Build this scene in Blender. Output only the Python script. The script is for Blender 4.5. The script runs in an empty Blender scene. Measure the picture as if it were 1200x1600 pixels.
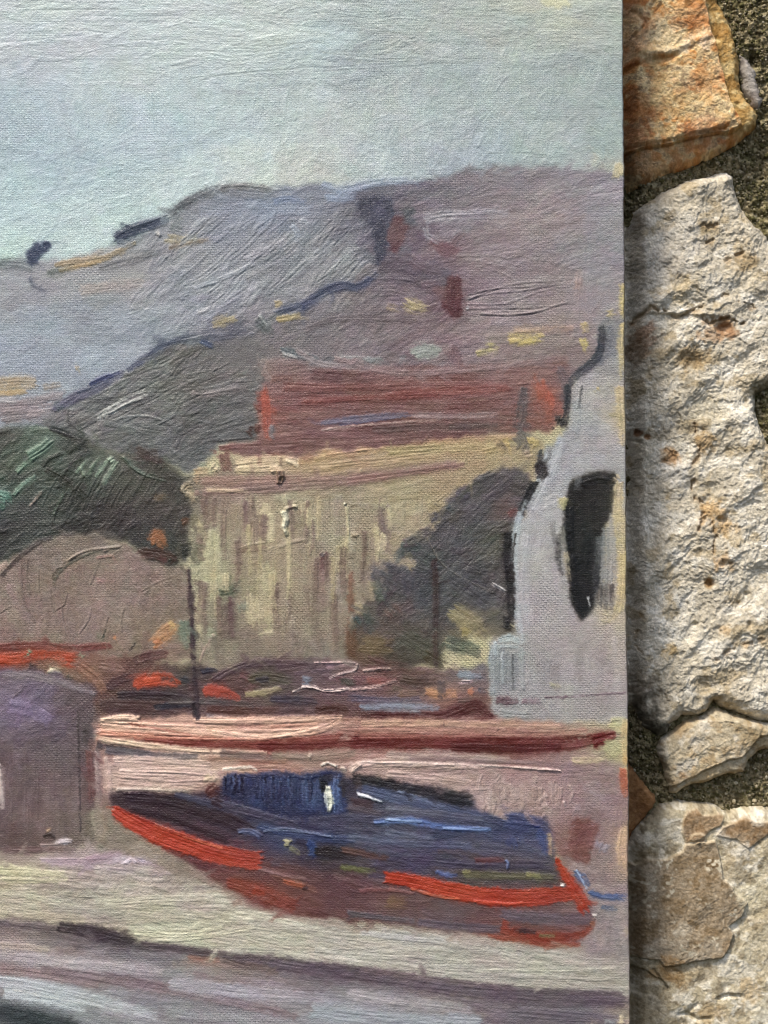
import bpy, math, random
import numpy as np
from mathutils import Vector

# ---------------------------------------------------------------- camera, sky, sun, exposure
PX = 0.0002                                # metres per photo pixel on the canvas face
CAM_D = 0.60                               # camera to canvas
scene = bpy.context.scene
coll = scene.collection
cam_data = bpy.data.cameras.new('camera')
cam = bpy.data.objects.new('camera', cam_data); coll.objects.link(cam)
cam_data.sensor_fit = 'VERTICAL'; cam_data.sensor_height = 36.0
cam_data.lens = 36.0 * CAM_D / (1600 * PX)
cam_data.clip_start = 0.01; cam_data.clip_end = 100.0
CAM_Z = 1.30
cam.location = (0, -CAM_D, CAM_Z); cam.rotation_euler = (math.radians(90), 0, 0)
scene.camera = cam

SUN_EL, SUN_AZ = math.radians(56), math.radians(-36)      # high, in front of the wall and to its left
world = bpy.data.worlds.new('World'); scene.world = world; world.use_nodes = True
wn = world.node_tree.nodes; wl = world.node_tree.links; wn.clear()
w_out = wn.new('ShaderNodeOutputWorld'); w_bg = wn.new('ShaderNodeBackground'); w_sky = wn.new('ShaderNodeTexSky')
w_sky.sky_type = 'NISHITA'; w_sky.sun_disc = False; w_sky.sun_elevation = SUN_EL
# direction towards the sun: x = sin(az) cos(el), y = -cos(az) cos(el)
to_sun = Vector((math.sin(SUN_AZ) * math.cos(SUN_EL), -math.cos(SUN_AZ) * math.cos(SUN_EL), math.sin(SUN_EL)))
w_sky.sun_rotation = math.atan2(to_sun.x, to_sun.y)
w_sky.air_density = 1.0; w_sky.dust_density = 3.0; w_sky.ozone_density = 1.0
w_bg.inputs['Strength'].default_value = 0.085
wl.new(w_sky.outputs[0], w_bg.inputs[0]); wl.new(w_bg.outputs[0], w_out.inputs[0])
sun_data = bpy.data.lights.new('sun', 'SUN'); sun_data.energy = 1.5; sun_data.angle = math.radians(10); sun_data.color = (1.0, .93, .82)
sun = bpy.data.objects.new('sun', sun_data); coll.objects.link(sun)
sun.rotation_euler = to_sun.to_track_quat('Z', 'Y').to_euler(); sun.location = (-1, -1, 3)
scene.view_settings.view_transform = 'Standard'; scene.view_settings.look = 'None'
scene.view_settings.exposure = 1.32; scene.view_settings.gamma = 1.0; scene.view_settings.use_curve_mapping = False
try: scene.cycles.filter_width = 1.0
except Exception: pass
KLIT = np.array((1.155, 1.125, 1.12))           # light that falls on the canvas, per channel: paint albedo = seen colour / KLIT
# ---------------------------------------------------------------- paint engine (numpy only)
GS = 0.8                                   # grid samples per photo pixel (1 px = 0.2 mm)
CX0, CX1, CY0, CY1 = -26.0, 979.0, -26.0, 1624.0
GW = int((CX1 - CX0) * GS) + 1
GH = int((CY1 - CY0) * GS) + 1
GX = (CX0 + np.arange(GW) / GS).astype(np.float32)
GY = (CY0 + np.arange(GH) / GS).astype(np.float32)
XX, YY = np.meshgrid(GX, GY)
COL = np.zeros((GH, GW, 3), np.float32) + np.array((190, 178, 140), np.float32)
HGT = np.zeros((GH, GW), np.float32)
THIN = np.ones((GH, GW), np.float32)
PID = np.zeros((GH, GW), np.int16)
PARTS = ['bare_canvas']
rng = np.random.default_rng(11)

def sstep(a, b, x):
    t = np.clip((x - a) / (b - a), 0, 1)
    return t * t * (3 - 2 * t)

NT = 512
_tabs = [np.random.default_rng(100 + i).random((NT, NT)).astype(np.float32) for i in range(6)]
def vn(x, y, k=0):                         # value noise 0..1
    tab = _tabs[k % 6]
    xi = np.floor(x).astype(np.int32); yi = np.floor(y).astype(np.int32)
    fx = x - xi; fy = y - yi
    fx = fx * fx * (3 - 2 * fx); fy = fy * fy * (3 - 2 * fy)
    x0 = xi % NT; x1 = (xi + 1) % NT; y0 = yi % NT; y1 = (yi + 1) % NT
    return (tab[y0, x0] * (1 - fx) + tab[y0, x1] * fx) * (1 - fy) + (tab[y1, x0] * (1 - fx) + tab[y1, x1] * fx) * fy

def fbm(x, y, octv=4, k=0, gain=.5):
    s = 0; a = 1; t = 0
    for i in range(octv):
        s = s + a * vn(x * 2**i + 17.3 * i, y * 2**i + 9.1 * i, k + i); t += a; a *= gain
    return s / t

WRX = (fbm(XX / 26, YY / 26, 3, 0) - .5) * 2
WRY = (fbm(XX / 26 + 90, YY / 26 + 40, 3, 1) - .5) * 2

WR2X = (fbm(XX / 7, YY / 7, 2, 2) - .5) * 2.2
WR2Y = (fbm(XX / 7 + 33, YY / 7 + 71, 2, 3) - .5) * 2.2

def loc(p):
    p = np.asarray(p, np.float64)
    return np.stack([p[:, 0] + 6 - .0075 * p[:, 1], p[:, 1] + .0075 * (p[:, 0] - 979)], 1)

def part_id(name):
    if name.startswith('paint_') or name.startswith('tower_window') or name not in PARTS: PARTS.append(name); return len(PARTS) - 1   # every marked stroke is a part of its own
    return PARTS.index(name)

def catmull(p, step=9.0):
    if len(p) < 3: return p
    q = np.vstack([2 * p[0] - p[1], p, 2 * p[-1] - p[-2]])
    out = []
    for i in range(1, len(q) - 2):
        n = max(1, int(np.hypot(*(q[i + 1] - q[i])) / step))
        for j in range(n):
            t = j / n
            out.append(.5 * ((2 * q[i]) + (-q[i - 1] + q[i + 1]) * t + (2 * q[i - 1] - 5 * q[i] + 4 * q[i + 1] - q[i + 2]) * t * t
                             + (-q[i - 1] + 3 * q[i] - 3 * q[i + 1] + q[i + 2]) * t ** 3))
    out.append(q[-2])
    return np.array(out)

_sd = [0.0]
WSC = 1.45
def stroke(pts, w, col, op=.95, dry=.12, h=.6, br=1.0, cv=9, soft=.55, c2=None, part=None, rag=.8, clip=None, dend=.15, fine=1.0, wob=.26, wet=.3):
    _sd[0] += 7.31; sd = _sd[0]
    p0 = loc(pts)
    p = catmull(p0)
    hw0 = np.asarray(w, np.float64) / 2 * WSC
    dry = dry * .8
    if hw0.ndim == 0: hws = np.full(len(p), float(hw0))
    else:
        kk = np.linspace(0, 1, len(hw0)); hws = np.interp(np.linspace(0, 1, len(p)), kk, hw0)
    m = hws.max() * 1.25 + 2
    i0 = max(0, int((p[:, 0].min() - m - CX0) * GS)); i1 = min(GW, int((p[:, 0].max() + m - CX0) * GS) + 2)
    j0 = max(0, int((p[:, 1].min() - m - CY0) * GS)); j1 = min(GH, int((p[:, 1].max() + m - CY0) * GS) + 2)
    if i1 <= i0 or j1 <= j0: return
    X = XX[j0:j1, i0:i1]; Y = YY[j0:j1, i0:i1]
    D = np.full(X.shape, 1e9, np.float32); U = np.zeros_like(D); T = np.zeros_like(D); HW = np.ones_like(D)
    acc = 0.0
    for a, b, ha, hb in zip(p[:-1], p[1:], hws[:-1], hws[1:]):
        d = b - a; L = math.hypot(d[0], d[1])
        if L < 1e-6: continue
        ii0 = max(0, int((min(a[0], b[0]) - m - CX0) * GS) - i0); ii1 = max(0, int((max(a[0], b[0]) + m - CX0) * GS) + 2 - i0)
        jj0 = max(0, int((min(a[1], b[1]) - m - CY0) * GS) - j0); jj1 = max(0, int((max(a[1], b[1]) + m - CY0) * GS) + 2 - j0)
        sl = (slice(jj0, jj1), slice(ii0, ii1))
        x = X[sl] - a[0]; y = Y[sl] - a[1]
        if x.size == 0: acc += L; continue
        t = np.clip((x * d[0] + y * d[1]) / (L * L), 0, 1)
        ex = x - t * d[0]; ey = y - t * d[1]
        dd = ex * ex + ey * ey
        k = dd < D[sl]
        cr = (d[0] * y - d[1] * x) / L
        D[sl] = np.where(k, dd, D[sl]); U[sl] = np.where(k, cr, U[sl])
        T[sl] = np.where(k, acc + t * L, T[sl]); HW[sl] = np.where(k, ha + (hb - ha) * t, HW[sl])
        acc += L
    D = np.sqrt(D)
    en = vn(T / (6 + HW * .6) + sd, np.sign(U) * 3.3 + sd, 2) - .5 + .6 * (vn(T / 3.0 + sd, np.sign(U) * 5.3 + sd, 4) - .5)
    q = D / (HW * (1 + wob * en))
    a = 1 - sstep(1 - soft, 1.0, q)
    b = .6 * vn(U / (2.4 * fine) + sd, T / 60 + sd, 3) + .4 * vn(U / (1.3 * fine) + sd * 1.7, T / 26 + sd, 4)
    b = np.clip((b - .5) * 1.35 + .5, 0, 1)
    nb = vn(U / (2.6 * fine) + sd * 2.1, U * 0 + sd, 5)
    e = rag * HW * nb
    a *= sstep(0, 1, (T - e) / (HW * .25 + 1) + .35) * sstep(0, 1, (acc - T - e * 1.3) / (HW * .25 + 1) + .35)
    g = vn(X / 2.1 + sd, Y / 2.1, 1); g3 = fbm(X / 13 + sd, Y / 9, 3, 3); g3 = np.clip((g3 - .5) * 1.8 + .5, 0, 1)
    cov = np.clip((b * .42 + g * .33 + g3 * .25 - dry - dend * (T / max(acc, 1))) / .30 + .62, 0, 1)
    a = a * cov * op * (1 - wet * sstep(.15, 1.1, T / max(acc, 1) + (b - .5) * .5) * (1 - .8 * (h > 1.4)))
    if clip is not None: a = a * clip[j0:j1, i0:i1]
    c = np.array(col, np.float32)[None, None]
    if c2 is not None:
        k = sstep(0, 1, U / (2 * HW) + .5 + (b - .5) * .5)[..., None]
        c = c * (1 - k) + np.array(c2, np.float32) * k
    slow = vn(T / 40 + sd, U / 9 + sd, 0)
    c = c + ((b - .5) * 1.6 + (slow - .5) * 1.0)[..., None] * cv
    A = a[..., None]
    v = COL[j0:j1, i0:i1]; v[:] = v * (1 - A) + c * A
    hv = HGT[j0:j1, i0:i1]
    ridge = np.exp(-((q - .86) / .13) ** 2) * (.4 + .6 * vn(T / 9 + sd, U * 0 + np.sign(U), 1))
    hv[:] = hv * (1 - .55 * a) + a * h * (.5 + 1.05 * (b - .5) * br + .25 * ridge + .5 * (g3 - .5))
    tv = THIN[j0:j1, i0:i1]; tv[:] = tv * (1 - a * min(1, .35 + .5 * h))
    if part is not None:
        PID[j0:j1, i0:i1][a > .5 * op] = part_id(part)

def polymask(poly, warp=4.0, blur=1.5):
    pl = loc(poly)
    m = np.zeros((GH, GW), bool)
    pad = warp * 4 + 4
    i0 = max(0, int((pl[:, 0].min() - pad - CX0) * GS)); i1 = min(GW, int((pl[:, 0].max() + pad - CX0) * GS) + 2)
    j0 = max(0, int((pl[:, 1].min() - pad - CY0) * GS)); j1 = min(GH, int((pl[:, 1].max() + pad - CY0) * GS) + 2)
    x = XX[j0:j1, i0:i1] + warp * WRX[j0:j1, i0:i1] + warp * WR2X[j0:j1, i0:i1]; y = YY[j0:j1, i0:i1] + warp * WRY[j0:j1, i0:i1] + warp * WR2Y[j0:j1, i0:i1]
    mm = np.zeros(x.shape, bool)
    n = len(pl)
    for k in range(n):
        ax, ay = pl[k]; bx, by = pl[(k + 1) % n]
        if abs(ay - by) < 1e-9: continue
        c = (ay > y) != (by > y)
        mm ^= c & (x < (bx - ax) * (y - ay) / (by - ay) + ax)
    m[j0:j1, i0:i1] = mm
    m = m.astype(np.float32)
    r = int(round(blur * GS))
    for _ in range(2):
        if r > 0:
            for ax in (0, 1):
                c = np.cumsum(np.pad(m, [(r + 1, r) if a == ax else (0, 0) for a in (0, 1)], mode='edge'), ax)
                if ax == 0: m = (c[2 * r + 1:] - c[:-2 * r - 1]) / (2 * r + 1)
                else: m = (c[:, 2 * r + 1:] - c[:, :-2 * r - 1]) / (2 * r + 1)
    return m

def idw(samples, s=26.0, p=1.7):
    st = 10
    x = XX[::st, ::st]; y = YY[::st, ::st]
    num = np.zeros(x.shape + (3,), np.float64); den = np.zeros(x.shape)
    pp = loc([(a[0], a[1]) for a in samples])
    for (px, py), a in zip(pp, samples):
        w = 1 / ((x - px) ** 2 + ((y - py) * 1.25) ** 2 + s * s) ** p
        num += w[..., None] * np.array(a[2:5]); den += w
    f = (num / den[..., None]).astype(np.float32)
    fx = np.arange(GW) / st; fy = np.arange(GH) / st
    x0 = np.minimum(fx.astype(int), f.shape[1] - 2); y0 = np.minimum(fy.astype(int), f.shape[0] - 2)
    tx = (fx - x0)[None, :, None].astype(np.float32); ty = (fy - y0)[:, None, None].astype(np.float32)
    r0 = f[:, x0] * (1 - tx) + f[:, x0 + 1] * tx
    return r0[y0] * (1 - ty) + r0[y0 + 1] * ty

class Region: pass
def region(name, poly, samples, warp=5.5, blur=3.6, thin=.35, op=1.0, s=26.0):
    R = Region(); R.mask = polymask(poly, warp, blur); R.field = idw(samples, s); R.name = name
    A = (R.mask * op)[..., None]
    COL[:] = COL * (1 - A) + R.field * A
    THIN[:] = THIN * (1 - R.mask) + R.mask * thin
    HGT[:] = HGT * (1 - R.mask)
    if name: PID[R.mask > .5] = part_id(name)
    R.pts = np.argwhere(R.mask > .6)
    return R

def auto(R, n, L, w, ang=0., aj=15., op=.62, cj=9., h=.55, dry=.25, curve=.12, br=1.0, edge=True, cv=12, box=None, angf=None, rag=1.0, hue=2.2):
    clip = np.clip(R.mask * 1.35, 0, 1) if edge else None
    cnt = 0; tries = 0
    while cnt < n and tries < n * 12:
        tries += 1
        j, i = R.pts[rng.integers(len(R.pts))]
        x = GX[i]; y = GY[j]
        if box is not None and not (box[0] <= x <= box[2] and box[1] <= y <= box[3]): continue
        a = math.radians((angf(x, y) if angf else ang) + rng.normal() * aj)
        l = L * rng.uniform(.55, 1.35) / 2; ww = w * rng.uniform(.6, 1.35)
        dx, dy = math.cos(a) * l, math.sin(a) * l
        k = rng.normal() * curve
        jj = int(np.clip(j + rng.normal() * 8, 0, GH - 1)); ii = int(np.clip(i + rng.normal() * 8, 0, GW - 1))
        c = R.field[jj, ii] + rng.normal() * cj + rng.normal(size=3) * hue
        xp = x - 6 + .0075 * y; yp = y - .0075 * (x - 979)
        stroke([(xp - dx, yp - dy), (xp - dy * k, yp + dx * k), (xp + dx, yp + dy)], ww, c, op=op, dry=dry, h=h, br=br, cv=cv, clip=clip, rag=rag)
        cnt += 1

ANG = {'painted_sky': (40, 50), 'painted_far_hill': (-22, 22), 'painted_near_hill': (-24, 16), 'painted_green_tree': (-45, 25), 'painted_bush': (40, 60), 'painted_house_wall': (88, 8), 'painted_roof': (-3, 5), 'painted_dark_tree': (-38, 30),
       'painted_tower': (86, 12), 'tower_window': (88, 6), 'painted_harbour': (0, 10), 'painted_quay': (0, 8), 'painted_pillar': (85, 20), 'painted_sand': (5, 6), 'painted_water': (7, 5), 'painted_boat': (9, 9), 'bare_canvas': (0, 30), 'painted_mast': (88, 4)}
def smear(n, L=34, w=9, op=.55):             # a loaded brush drags wet colour a little way
    for _ in range(n):
        i = int(rng.integers(4, GW - 4)); j = int(rng.integers(4, GH - 4))
        if HGT[j, i] > 1.0: continue
        nm = PARTS[PID[j, i]].split(':')[0]
        a0, sp = ANG.get(nm, (0, 20))
        if nm == 'painted_sky' and GY[j] < 100: a0, sp = 0, 8
        a = math.radians(a0 + rng.normal() * sp); l = L * rng.uniform(.5, 1.4) * rng.choice([-1, 1])
        x = GX[i]; y = GY[j]; xp = x - 6 + .0075 * y; yp = y - .0075 * (x - 979)
        dx, dy = math.cos(a) * l, math.sin(a) * l; k = rng.normal() * .12
        e = (int(np.clip(j + dy * GS, 0, GH - 1)), int(np.clip(i + dx * GS, 0, GW - 1)))
        if HGT[e] > 1.0: continue
        stroke([(xp, yp), (xp + dx * .5 - dy * k, yp + dy * .5 + dx * k), (xp + dx, yp + dy)], w * rng.uniform(.5, 1.3), COL[j, i] + rng.normal() * 2, op=op, dry=.25, h=.5, cv=6, wet=.6, rag=.6)

def blend(pts, n, spread=12, L=26, w=10, ang=None, op=.75):   # drags one passage into its neighbour along a line
    q = catmull(np.asarray(pts, float), 6)
    for _ in range(n):
        x, y = q[rng.integers(len(q))] + rng.normal(size=2) * spread
        i = int(np.clip((x + 6 - .0075 * y - CX0) * GS, 0, GW - 1)); j = int(np.clip((y + .0075 * (x - 979) - CY0) * GS, 0, GH - 1))
        a = math.radians((ang if ang is not None else 0) + rng.normal() * 25); l = L * rng.uniform(.5, 1.3) * rng.choice([-1, 1])
        dx, dy = math.cos(a) * l, math.sin(a) * l
        stroke([(x, y), (x + dx * .5, y + dy * .5 + rng.normal() * 2), (x + dx, y + dy)], w * rng.uniform(.5, 1.2), COL[j, i] + rng.normal() * 3, op=op, dry=.3, h=.4, cv=6, wet=.5, rag=.9, soft=.7)

def ripple():                                # every edge follows bristles and weave, none is cut clean
    n1 = (vn(XX / 5, YY / 3.2, 0) - .5) * 2.4 + (vn(XX / 2.2, YY / 2.2, 2) - .5) * 2.0; n2 = (vn(XX / 6 + 50, YY / 3.2, 1) - .5) * 1.6 + (vn(XX / 2.2, YY / 2.2, 3) - .5) * 2.0
    k = 1 - .75 * sstep(.9, 1.6, HGT)
    xs = np.clip((XX + n1 * k - CX0) * GS, 0, GW - 1.01); ys = np.clip((YY + n2 * k - CY0) * GS, 0, GH - 1.01)
    x0 = xs.astype(int); y0 = ys.astype(int); fx = (xs - x0)[..., None]; fy = (ys - y0)[..., None]
    C = (COL[y0, x0] * (1 - fx) + COL[y0, x0 + 1] * fx) * (1 - fy) + (COL[y0 + 1, x0] * (1 - fx) + COL[y0 + 1, x0 + 1] * fx) * fy
    COL[:] = C; PID[:] = PID[y0, x0]; THIN[:] = THIN[y0, x0]

def patch(poly, col, warp=4.0, blur=2.5, dry=.1, h=.3, op=.95, cv=10, stretch=(9, 4), ang=0., c2=None):
    """a scrubbed-in area: soft broken edge, bristle grain along ang"""
    m = polymask(poly, warp, blur)
    a = math.radians(ang); u = XX * math.cos(a) + YY * math.sin(a); v = -XX * math.sin(a) + YY * math.cos(a)
    _sd[0] += 5.7; sd = _sd[0]
    jj, ii = np.nonzero(m > .004)
    if len(jj) == 0: return
    sl = (slice(jj.min(), jj.max() + 1), slice(ii.min(), ii.max() + 1))
    b = .6 * vn(u[sl] / (stretch[0] * 2) + sd, v[sl] / stretch[1] + sd, 3) + .4 * vn(XX[sl] / 2.2 + sd, YY[sl] / 2.2, 1)
    k = np.clip((m[sl] * 1.25 - .12 + (b - .5) * .9 * (1 - m[sl]) - dry * (1 - b) * .9), 0, 1) * op
    c = np.array(col, np.float32)[None, None] + ((b - .5) * 2 * cv)[..., None]
    if c2 is not None:
        t = fbm(XX[sl] / 22 + sd, YY[sl] / 22, 3, 2)[..., None]; t = sstep(.35, .65, t); c = c * (1 - t) + (np.array(c2, np.float32) + ((b - .5) * 2 * cv)[..., None]) * t
    A = k[..., None]; COL[sl] = COL[sl] * (1 - A) + c * A
    HGT[sl] = HGT[sl] * (1 - .6 * k) + k * h * (.4 + 1.2 * (b - .5) + .3)
    THIN[sl] *= 1 - .5 * k

def scratch(pts, w=2.0, depth=.32, col=None, op=.5):           # bristle or knife drag: thin groove beside a raised lip
    if col is not None: stroke(pts, w, col, op=op, dry=.1, h=-depth, cv=3, rag=.3, soft=.6)
    else:
        c = np.asarray(loc(pts)).mean(0)
        i = int(np.clip((c[0] - CX0) * GS, 0, GW - 1)); j = int(np.clip((c[1] - CY0) * GS, 0, GH - 1))
        stroke(pts, w, COL[j, i] - 24, op=op, dry=.1, h=-depth, cv=3, rag=.3, soft=.6)
    q = [(x - w * .7, y - w * .7) for x, y in pts]
    c = np.asarray(loc(q)).mean(0)
    i = int(np.clip((c[0] - CX0) * GS, 0, GW - 1)); j = int(np.clip((c[1] - CY0) * GS, 0, GH - 1))
    stroke(q, w * 1.3, COL[j, i] + 12, op=.5, dry=.2, h=depth * 1.2, cv=3, rag=.3, soft=.6)
# ---------------------------------------------------------------- the picture, laid in the order a painter would
R_sky = region('painted_sky', [(-60, -60), (1020, -60), (1020, 330), (-60, 460)], [
 (0,0,192,203,205),(100,30,196,205,205),(60,70,186,198,206),(50,92,190,194,202),(130,95,190,197,202),(100,150,176,194,205),(30,150,176,195,205),(50,205,168,187,201),(200,190,176,195,205),
 (200,120,188,200,202),(300,40,196,206,204),(450,30,190,199,194),(600,20,170,180,178),(700,20,170,178,174),(800,30,172,180,172),(862,4,192,192,166),(960,40,176,184,174),(380,80,190,201,198),
 (520,62,172,192,198),(700,95,164,178,180),(900,120,164,177,175),(960,150,156,170,170),(300,150,182,198,203),(400,190,182,199,203),(300,220,176,196,206),(600,170,176,187,187),
 (560,230,184,195,193),(500,210,190,200,196),(700,220,170,183,185),(800,200,168,180,180),(950,220,158,172,174),(100,300,178,200,208),(20,330,178,200,206),(20,385,186,209,204),(150,370,192,213,208),(300,290,188,207,206),
 (100,250,170,190,204),(400,265,196,206,198),(480,262,188,191,184),(620,262,168,182,187),(700,262,160,172,184),(760,246,160,176,186),(880,238,168,180,180),(960,270,180,178,160),(480,100,178,192,192),(560,100,160,172,178),(640,70,178,184,178)], thin=.2)
auto(R_sky, 230, 120, 20, 0, 7, op=.55, h=.4, box=(-30, -30, 990, 90), dry=.28, cj=5)
auto(R_sky, 240, 70, 22, -20, 35, op=.5, h=.3, dry=.22, cj=5)
auto(R_sky, 300, 80, 20, 82, 22, op=.5, h=.35, box=(-30, 110, 990, 420), dry=.25, cj=5)
auto(R_sky, 120, 80, 14, -14, 12, op=.45, h=.4, box=(-30, 200, 520, 430), dry=.3, cj=5)
auto(R_sky, 150, 46, 15, -35, 40, op=.5, h=.4, box=(400, 60, 990, 300), dry=.3, cj=5)
auto(R_sky, 90, 90, 9, -4, 10, op=.5, h=.5, box=(-30, -30, 700, 140), dry=.4, cj=8)
for p, w in [([(300,122),(345,118),(420,110),(500,104)],3),([(330,112),(400,90),(440,82)],2.2),([(395,84),(440,96),(500,108)],2.2),([(310,126),(360,116),(470,108)],2),([(370,0),(395,16),(418,31)],2.4),
             ([(105,100),(140,82),(200,70),(330,52)],2.2),([(185,132),(176,170),(168,205)],1.8),([(193,190),(196,225),(200,262)],1.8),([(238,145),(240,170)],2.2),([(190,266),(215,273)],2.6),([(16,200),(18,260),(22,350)],2.4),
             ([(140,182),(136,230),(122,280)],1.8),([(405,130),(395,180),(388,215)],1.8),([(455,125),(442,200),(438,230)],1.8),([(776,146),(785,130),(798,118)],2.6),([(870,105),(862,160),(850,205)],1.8),
             ([(490,112),(560,108),(640,104),(680,98)],2.4),([(500,82),(600,92),(700,90)],2),([(760,240),(820,240),(895,250)],2.4),([(10,368),(60,362),(120,340)],2),([(430,250),(436,236)],2.6),([(590,150),(574,196)],1.8)]:
    scratch(p, w)
for i in range(46):                                          # long dragged bristle lines of the top band
    y = rng.uniform(-10, 105); x = rng.uniform(-20, 620)
    scratch([(x, y), (x + rng.uniform(30, 60), y + rng.normal() * 3), (x + rng.uniform(80, 160), y + rng.normal() * 6 - 3)], rng.uniform(1.4, 2.4), .2)
for i in range(60):
    y = rng.uniform(130, 330); x = rng.uniform(0, 930)
    l = rng.uniform(18, 50)
    if y < 250 or x < 400: scratch([(x, y), (x - l * .1, y + l * .5), (x - l * .28, y + l)], rng.uniform(1.3, 2.0), .2)

patch([(838,-20),(880,-24),(890,4),(870,14),(846,10)], (206,200,152), dry=.3, op=.8, warp=6)
# far hills ---------------------------------------------------------------------------------------
R_hill = region('painted_far_hill', [(-60, 412),(0, 410),(40, 404),(85, 408),(130, 402),(172, 384),(215, 366),(262, 343),(292, 318),(345, 298),(420, 294),(490, 288),(560, 290),(640, 283),(700, 272),(760, 262),(830, 259),(905, 265),(950, 270),(1020, 278),
  (1020, 580),(700, 600),(400, 600),(300, 640),(-60, 690)], [
 (0,430,150,152,158),(40,450,150,148,154),(100,435,160,156,158),(60,500,148,157,172),(20,540,152,162,178),(140,480,147,153,166),(200,500,146,153,166),(150,560,150,162,176),(230,520,144,152,163),(200,445,158,150,150),(300,395,146,146,150),(400,400,142,143,150),(350,340,134,142,160),(430,322,124,136,166),(300,340,140,140,150),
 (480,310,134,140,156),(500,390,144,146,152),(550,395,147,149,155),(520,440,143,143,149),(450,450,140,141,148),(300,480,145,148,158),(360,440,146,149,156),(640,310,128,118,128),(700,286,124,112,118),(800,285,130,120,126),(900,285,136,128,132),(965,320,146,140,144),
 (700,340,142,136,142),(800,350,150,134,132),(860,340,154,136,132),(965,400,148,140,142),(900,400,142,130,134),(640,405,124,110,116),(660,440,122,104,108),(750,400,148,132,134),(830,420,142,124,126),(950,480,152,138,140),(900,480,150,135,136),(800,480,147,134,138),(750,462,146,133,137),
 (560,470,128,112,114),(600,460,120,104,106),(520,510,126,112,116),(600,520,130,114,118),(560,545,130,114,118),(480,505,122,110,116),(640,520,124,106,108),(700,520,138,116,116),(760,500,150,130,126),(860,500,152,132,128),(700,560,132,112,114),(800,545,140,118,114),(880,545,134,114,112),(470,535,124,108,112),(430,545,124,110,112),(620,300,112,104,116),(576,318,96,94,110),(600,318,92,90,106),(596,350,94,94,114),(598,390,98,96,114),(625,360,110,80,88),(640,330,96,86,94),(630,410,106,98,106),(660,420,110,96,104),(690,440,108,84,92),(712,462,96,58,64),(690,392,116,92,96)], thin=.4)
auto(R_hill, 170, 62, 13, -42, 14, op=.55, h=.8, box=(220, 330, 600, 500), dry=.3)
auto(R_hill, 120, 60, 18, -4, 18, op=.5, h=.35, box=(-30, 430, 330, 620), dry=.25)
auto(R_hill, 160, 70, 17, -14, 14, op=.5, h=.5, box=(600, 262, 990, 420), dry=.25)
auto(R_hill, 130, 70, 15, -3, 12, op=.5, h=.55, box=(600, 400, 990, 600), dry=.28)
auto(R_hill, 130, 50, 13, -38, 18, op=.5, h=.5, box=(400, 440, 720, 580), dry=.28)
auto(R_hill, 60, 60, 12, -8, 8, op=.45, h=.5, box=(280, 290, 620, 345), dry=.3)
def S(pts, w, col, **kw):                     # a laid stroke: first its thin dry skirt, then its body
    wm = w if isinstance(w, (int, float)) else max(w)
    if 5 <= wm <= 34 and kw.get('h', .6) < 1.5:
        ww = [v * 1.5 + 3 for v in w] if not isinstance(w, (int, float)) else w * 1.5 + 3
        stroke(pts, ww, col, op=.55, dry=.5, h=.25, cv=6, soft=.8, rag=1.2, wet=.5)
    stroke(pts, w, col, **kw)
S([(175,377),(200,362),(238,350),(268,337)], [12,18,17,9], (66,72,98), dry=.28, h=.9, part='painted_far_hill', c2=(58,66,92))
S([(180,371),(225,356),(262,340)], 5, (52,60,88), dry=.3, h=.6)
S([(262,338),(298,314),(330,298),(350,292)], [10,14,13,9], (94,94,104), dry=.34, h=.5)
S([(340,296),(380,292),(440,300)], [10,12,6], (122,120,124), dry=.35)
S([(355,302),(400,306),(460,308)], 9, (118,120,130), dry=.35, op=.7)
S([(424,316),(450,311),(480,318)], 9, (118,134,172), dry=.3, op=.8)
S([(500,288),(540,296),(590,285),(640,282)], 11, (150,164,188), dry=.32, op=.8)
S([(505,308),(535,310),(560,306)], 10, (140,158,188), dry=.35, op=.7)
patch([(40,412),(40,392),(54,378),(72,376),(82,384),(72,394),(62,400),(60,412),(48,418)], (58,68,102), c2=(50,60,96), ang=60, warp=4, h=.5, dry=.12); S([(66,384),(82,380)], 9, (66,76,110), dry=.4); S([(44,430),(52,446),(78,458)], 5, (96,102,118), dry=.35, op=.8)
S([(84,416),(120,410),(160,404),(190,390),(214,378)], [8,12,11,8,5], (160,132,92), dry=.34); S([(90,424),(150,410),(176,402)], 5, (186,146,88), dry=.45)
S([(-10,412),(30,412),(60,420)], 14, (112,120,124), dry=.4, op=.8); S([(70,428),(96,424),(112,420)], 12, (104,112,104), dry=.4, op=.7)
S([(150,420),(190,408),(240,396),(280,384)], 12, (122,118,120), dry=.4, op=.7)
S([(255,372),(290,376),(316,370)], 13, (158,142,110), dry=.35); S([(262,388),(300,380),(330,374)], 6, (150,130,110), dry=.4); S([(262,352),(288,362)], 12, (120,126,128), dry=.35)
S([(244,368),(252,362)], 8, (176,168,162), dry=.3, h=1)
S([(120,455),(170,448),(230,440)], 14, (170,150,144), dry=.4, op=.7); S([(300,452),(360,430),(400,410)], 6, (152,156,166), h=1.2, dry=.3, op=.7)
S([(305,490),(330,482)], 6, (178,176,178), h=1, dry=.3); S([(455,352),(466,368),(452,380)], 7, (150,160,178), h=.9, dry=.3, op=.8); S([(465,345),(485,348)], 6, (164,170,180), h=.9, dry=.35, op=.8)
for i in range(34):                                          # combed strokes of the grey slope
    x = rng.uniform(262, 540); y = rng.uniform(360, 480); l = rng.uniform(30, 80)
    if y > 520 - (x - 250) * .28: continue
    scratch([(x, y), (x + l * .35, y - l * .26), (x + l * .75, y - l * .66)], rng.uniform(1.6, 2.6), .6)
for i in range(16):
    x = rng.uniform(494, 575); y = rng.uniform(360, 430); l = rng.uniform(20, 46)
    scratch([(x, y), (x + l * .3, y - l * .35), (x + l * .62, y - l * .7)], 2, .6)
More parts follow.
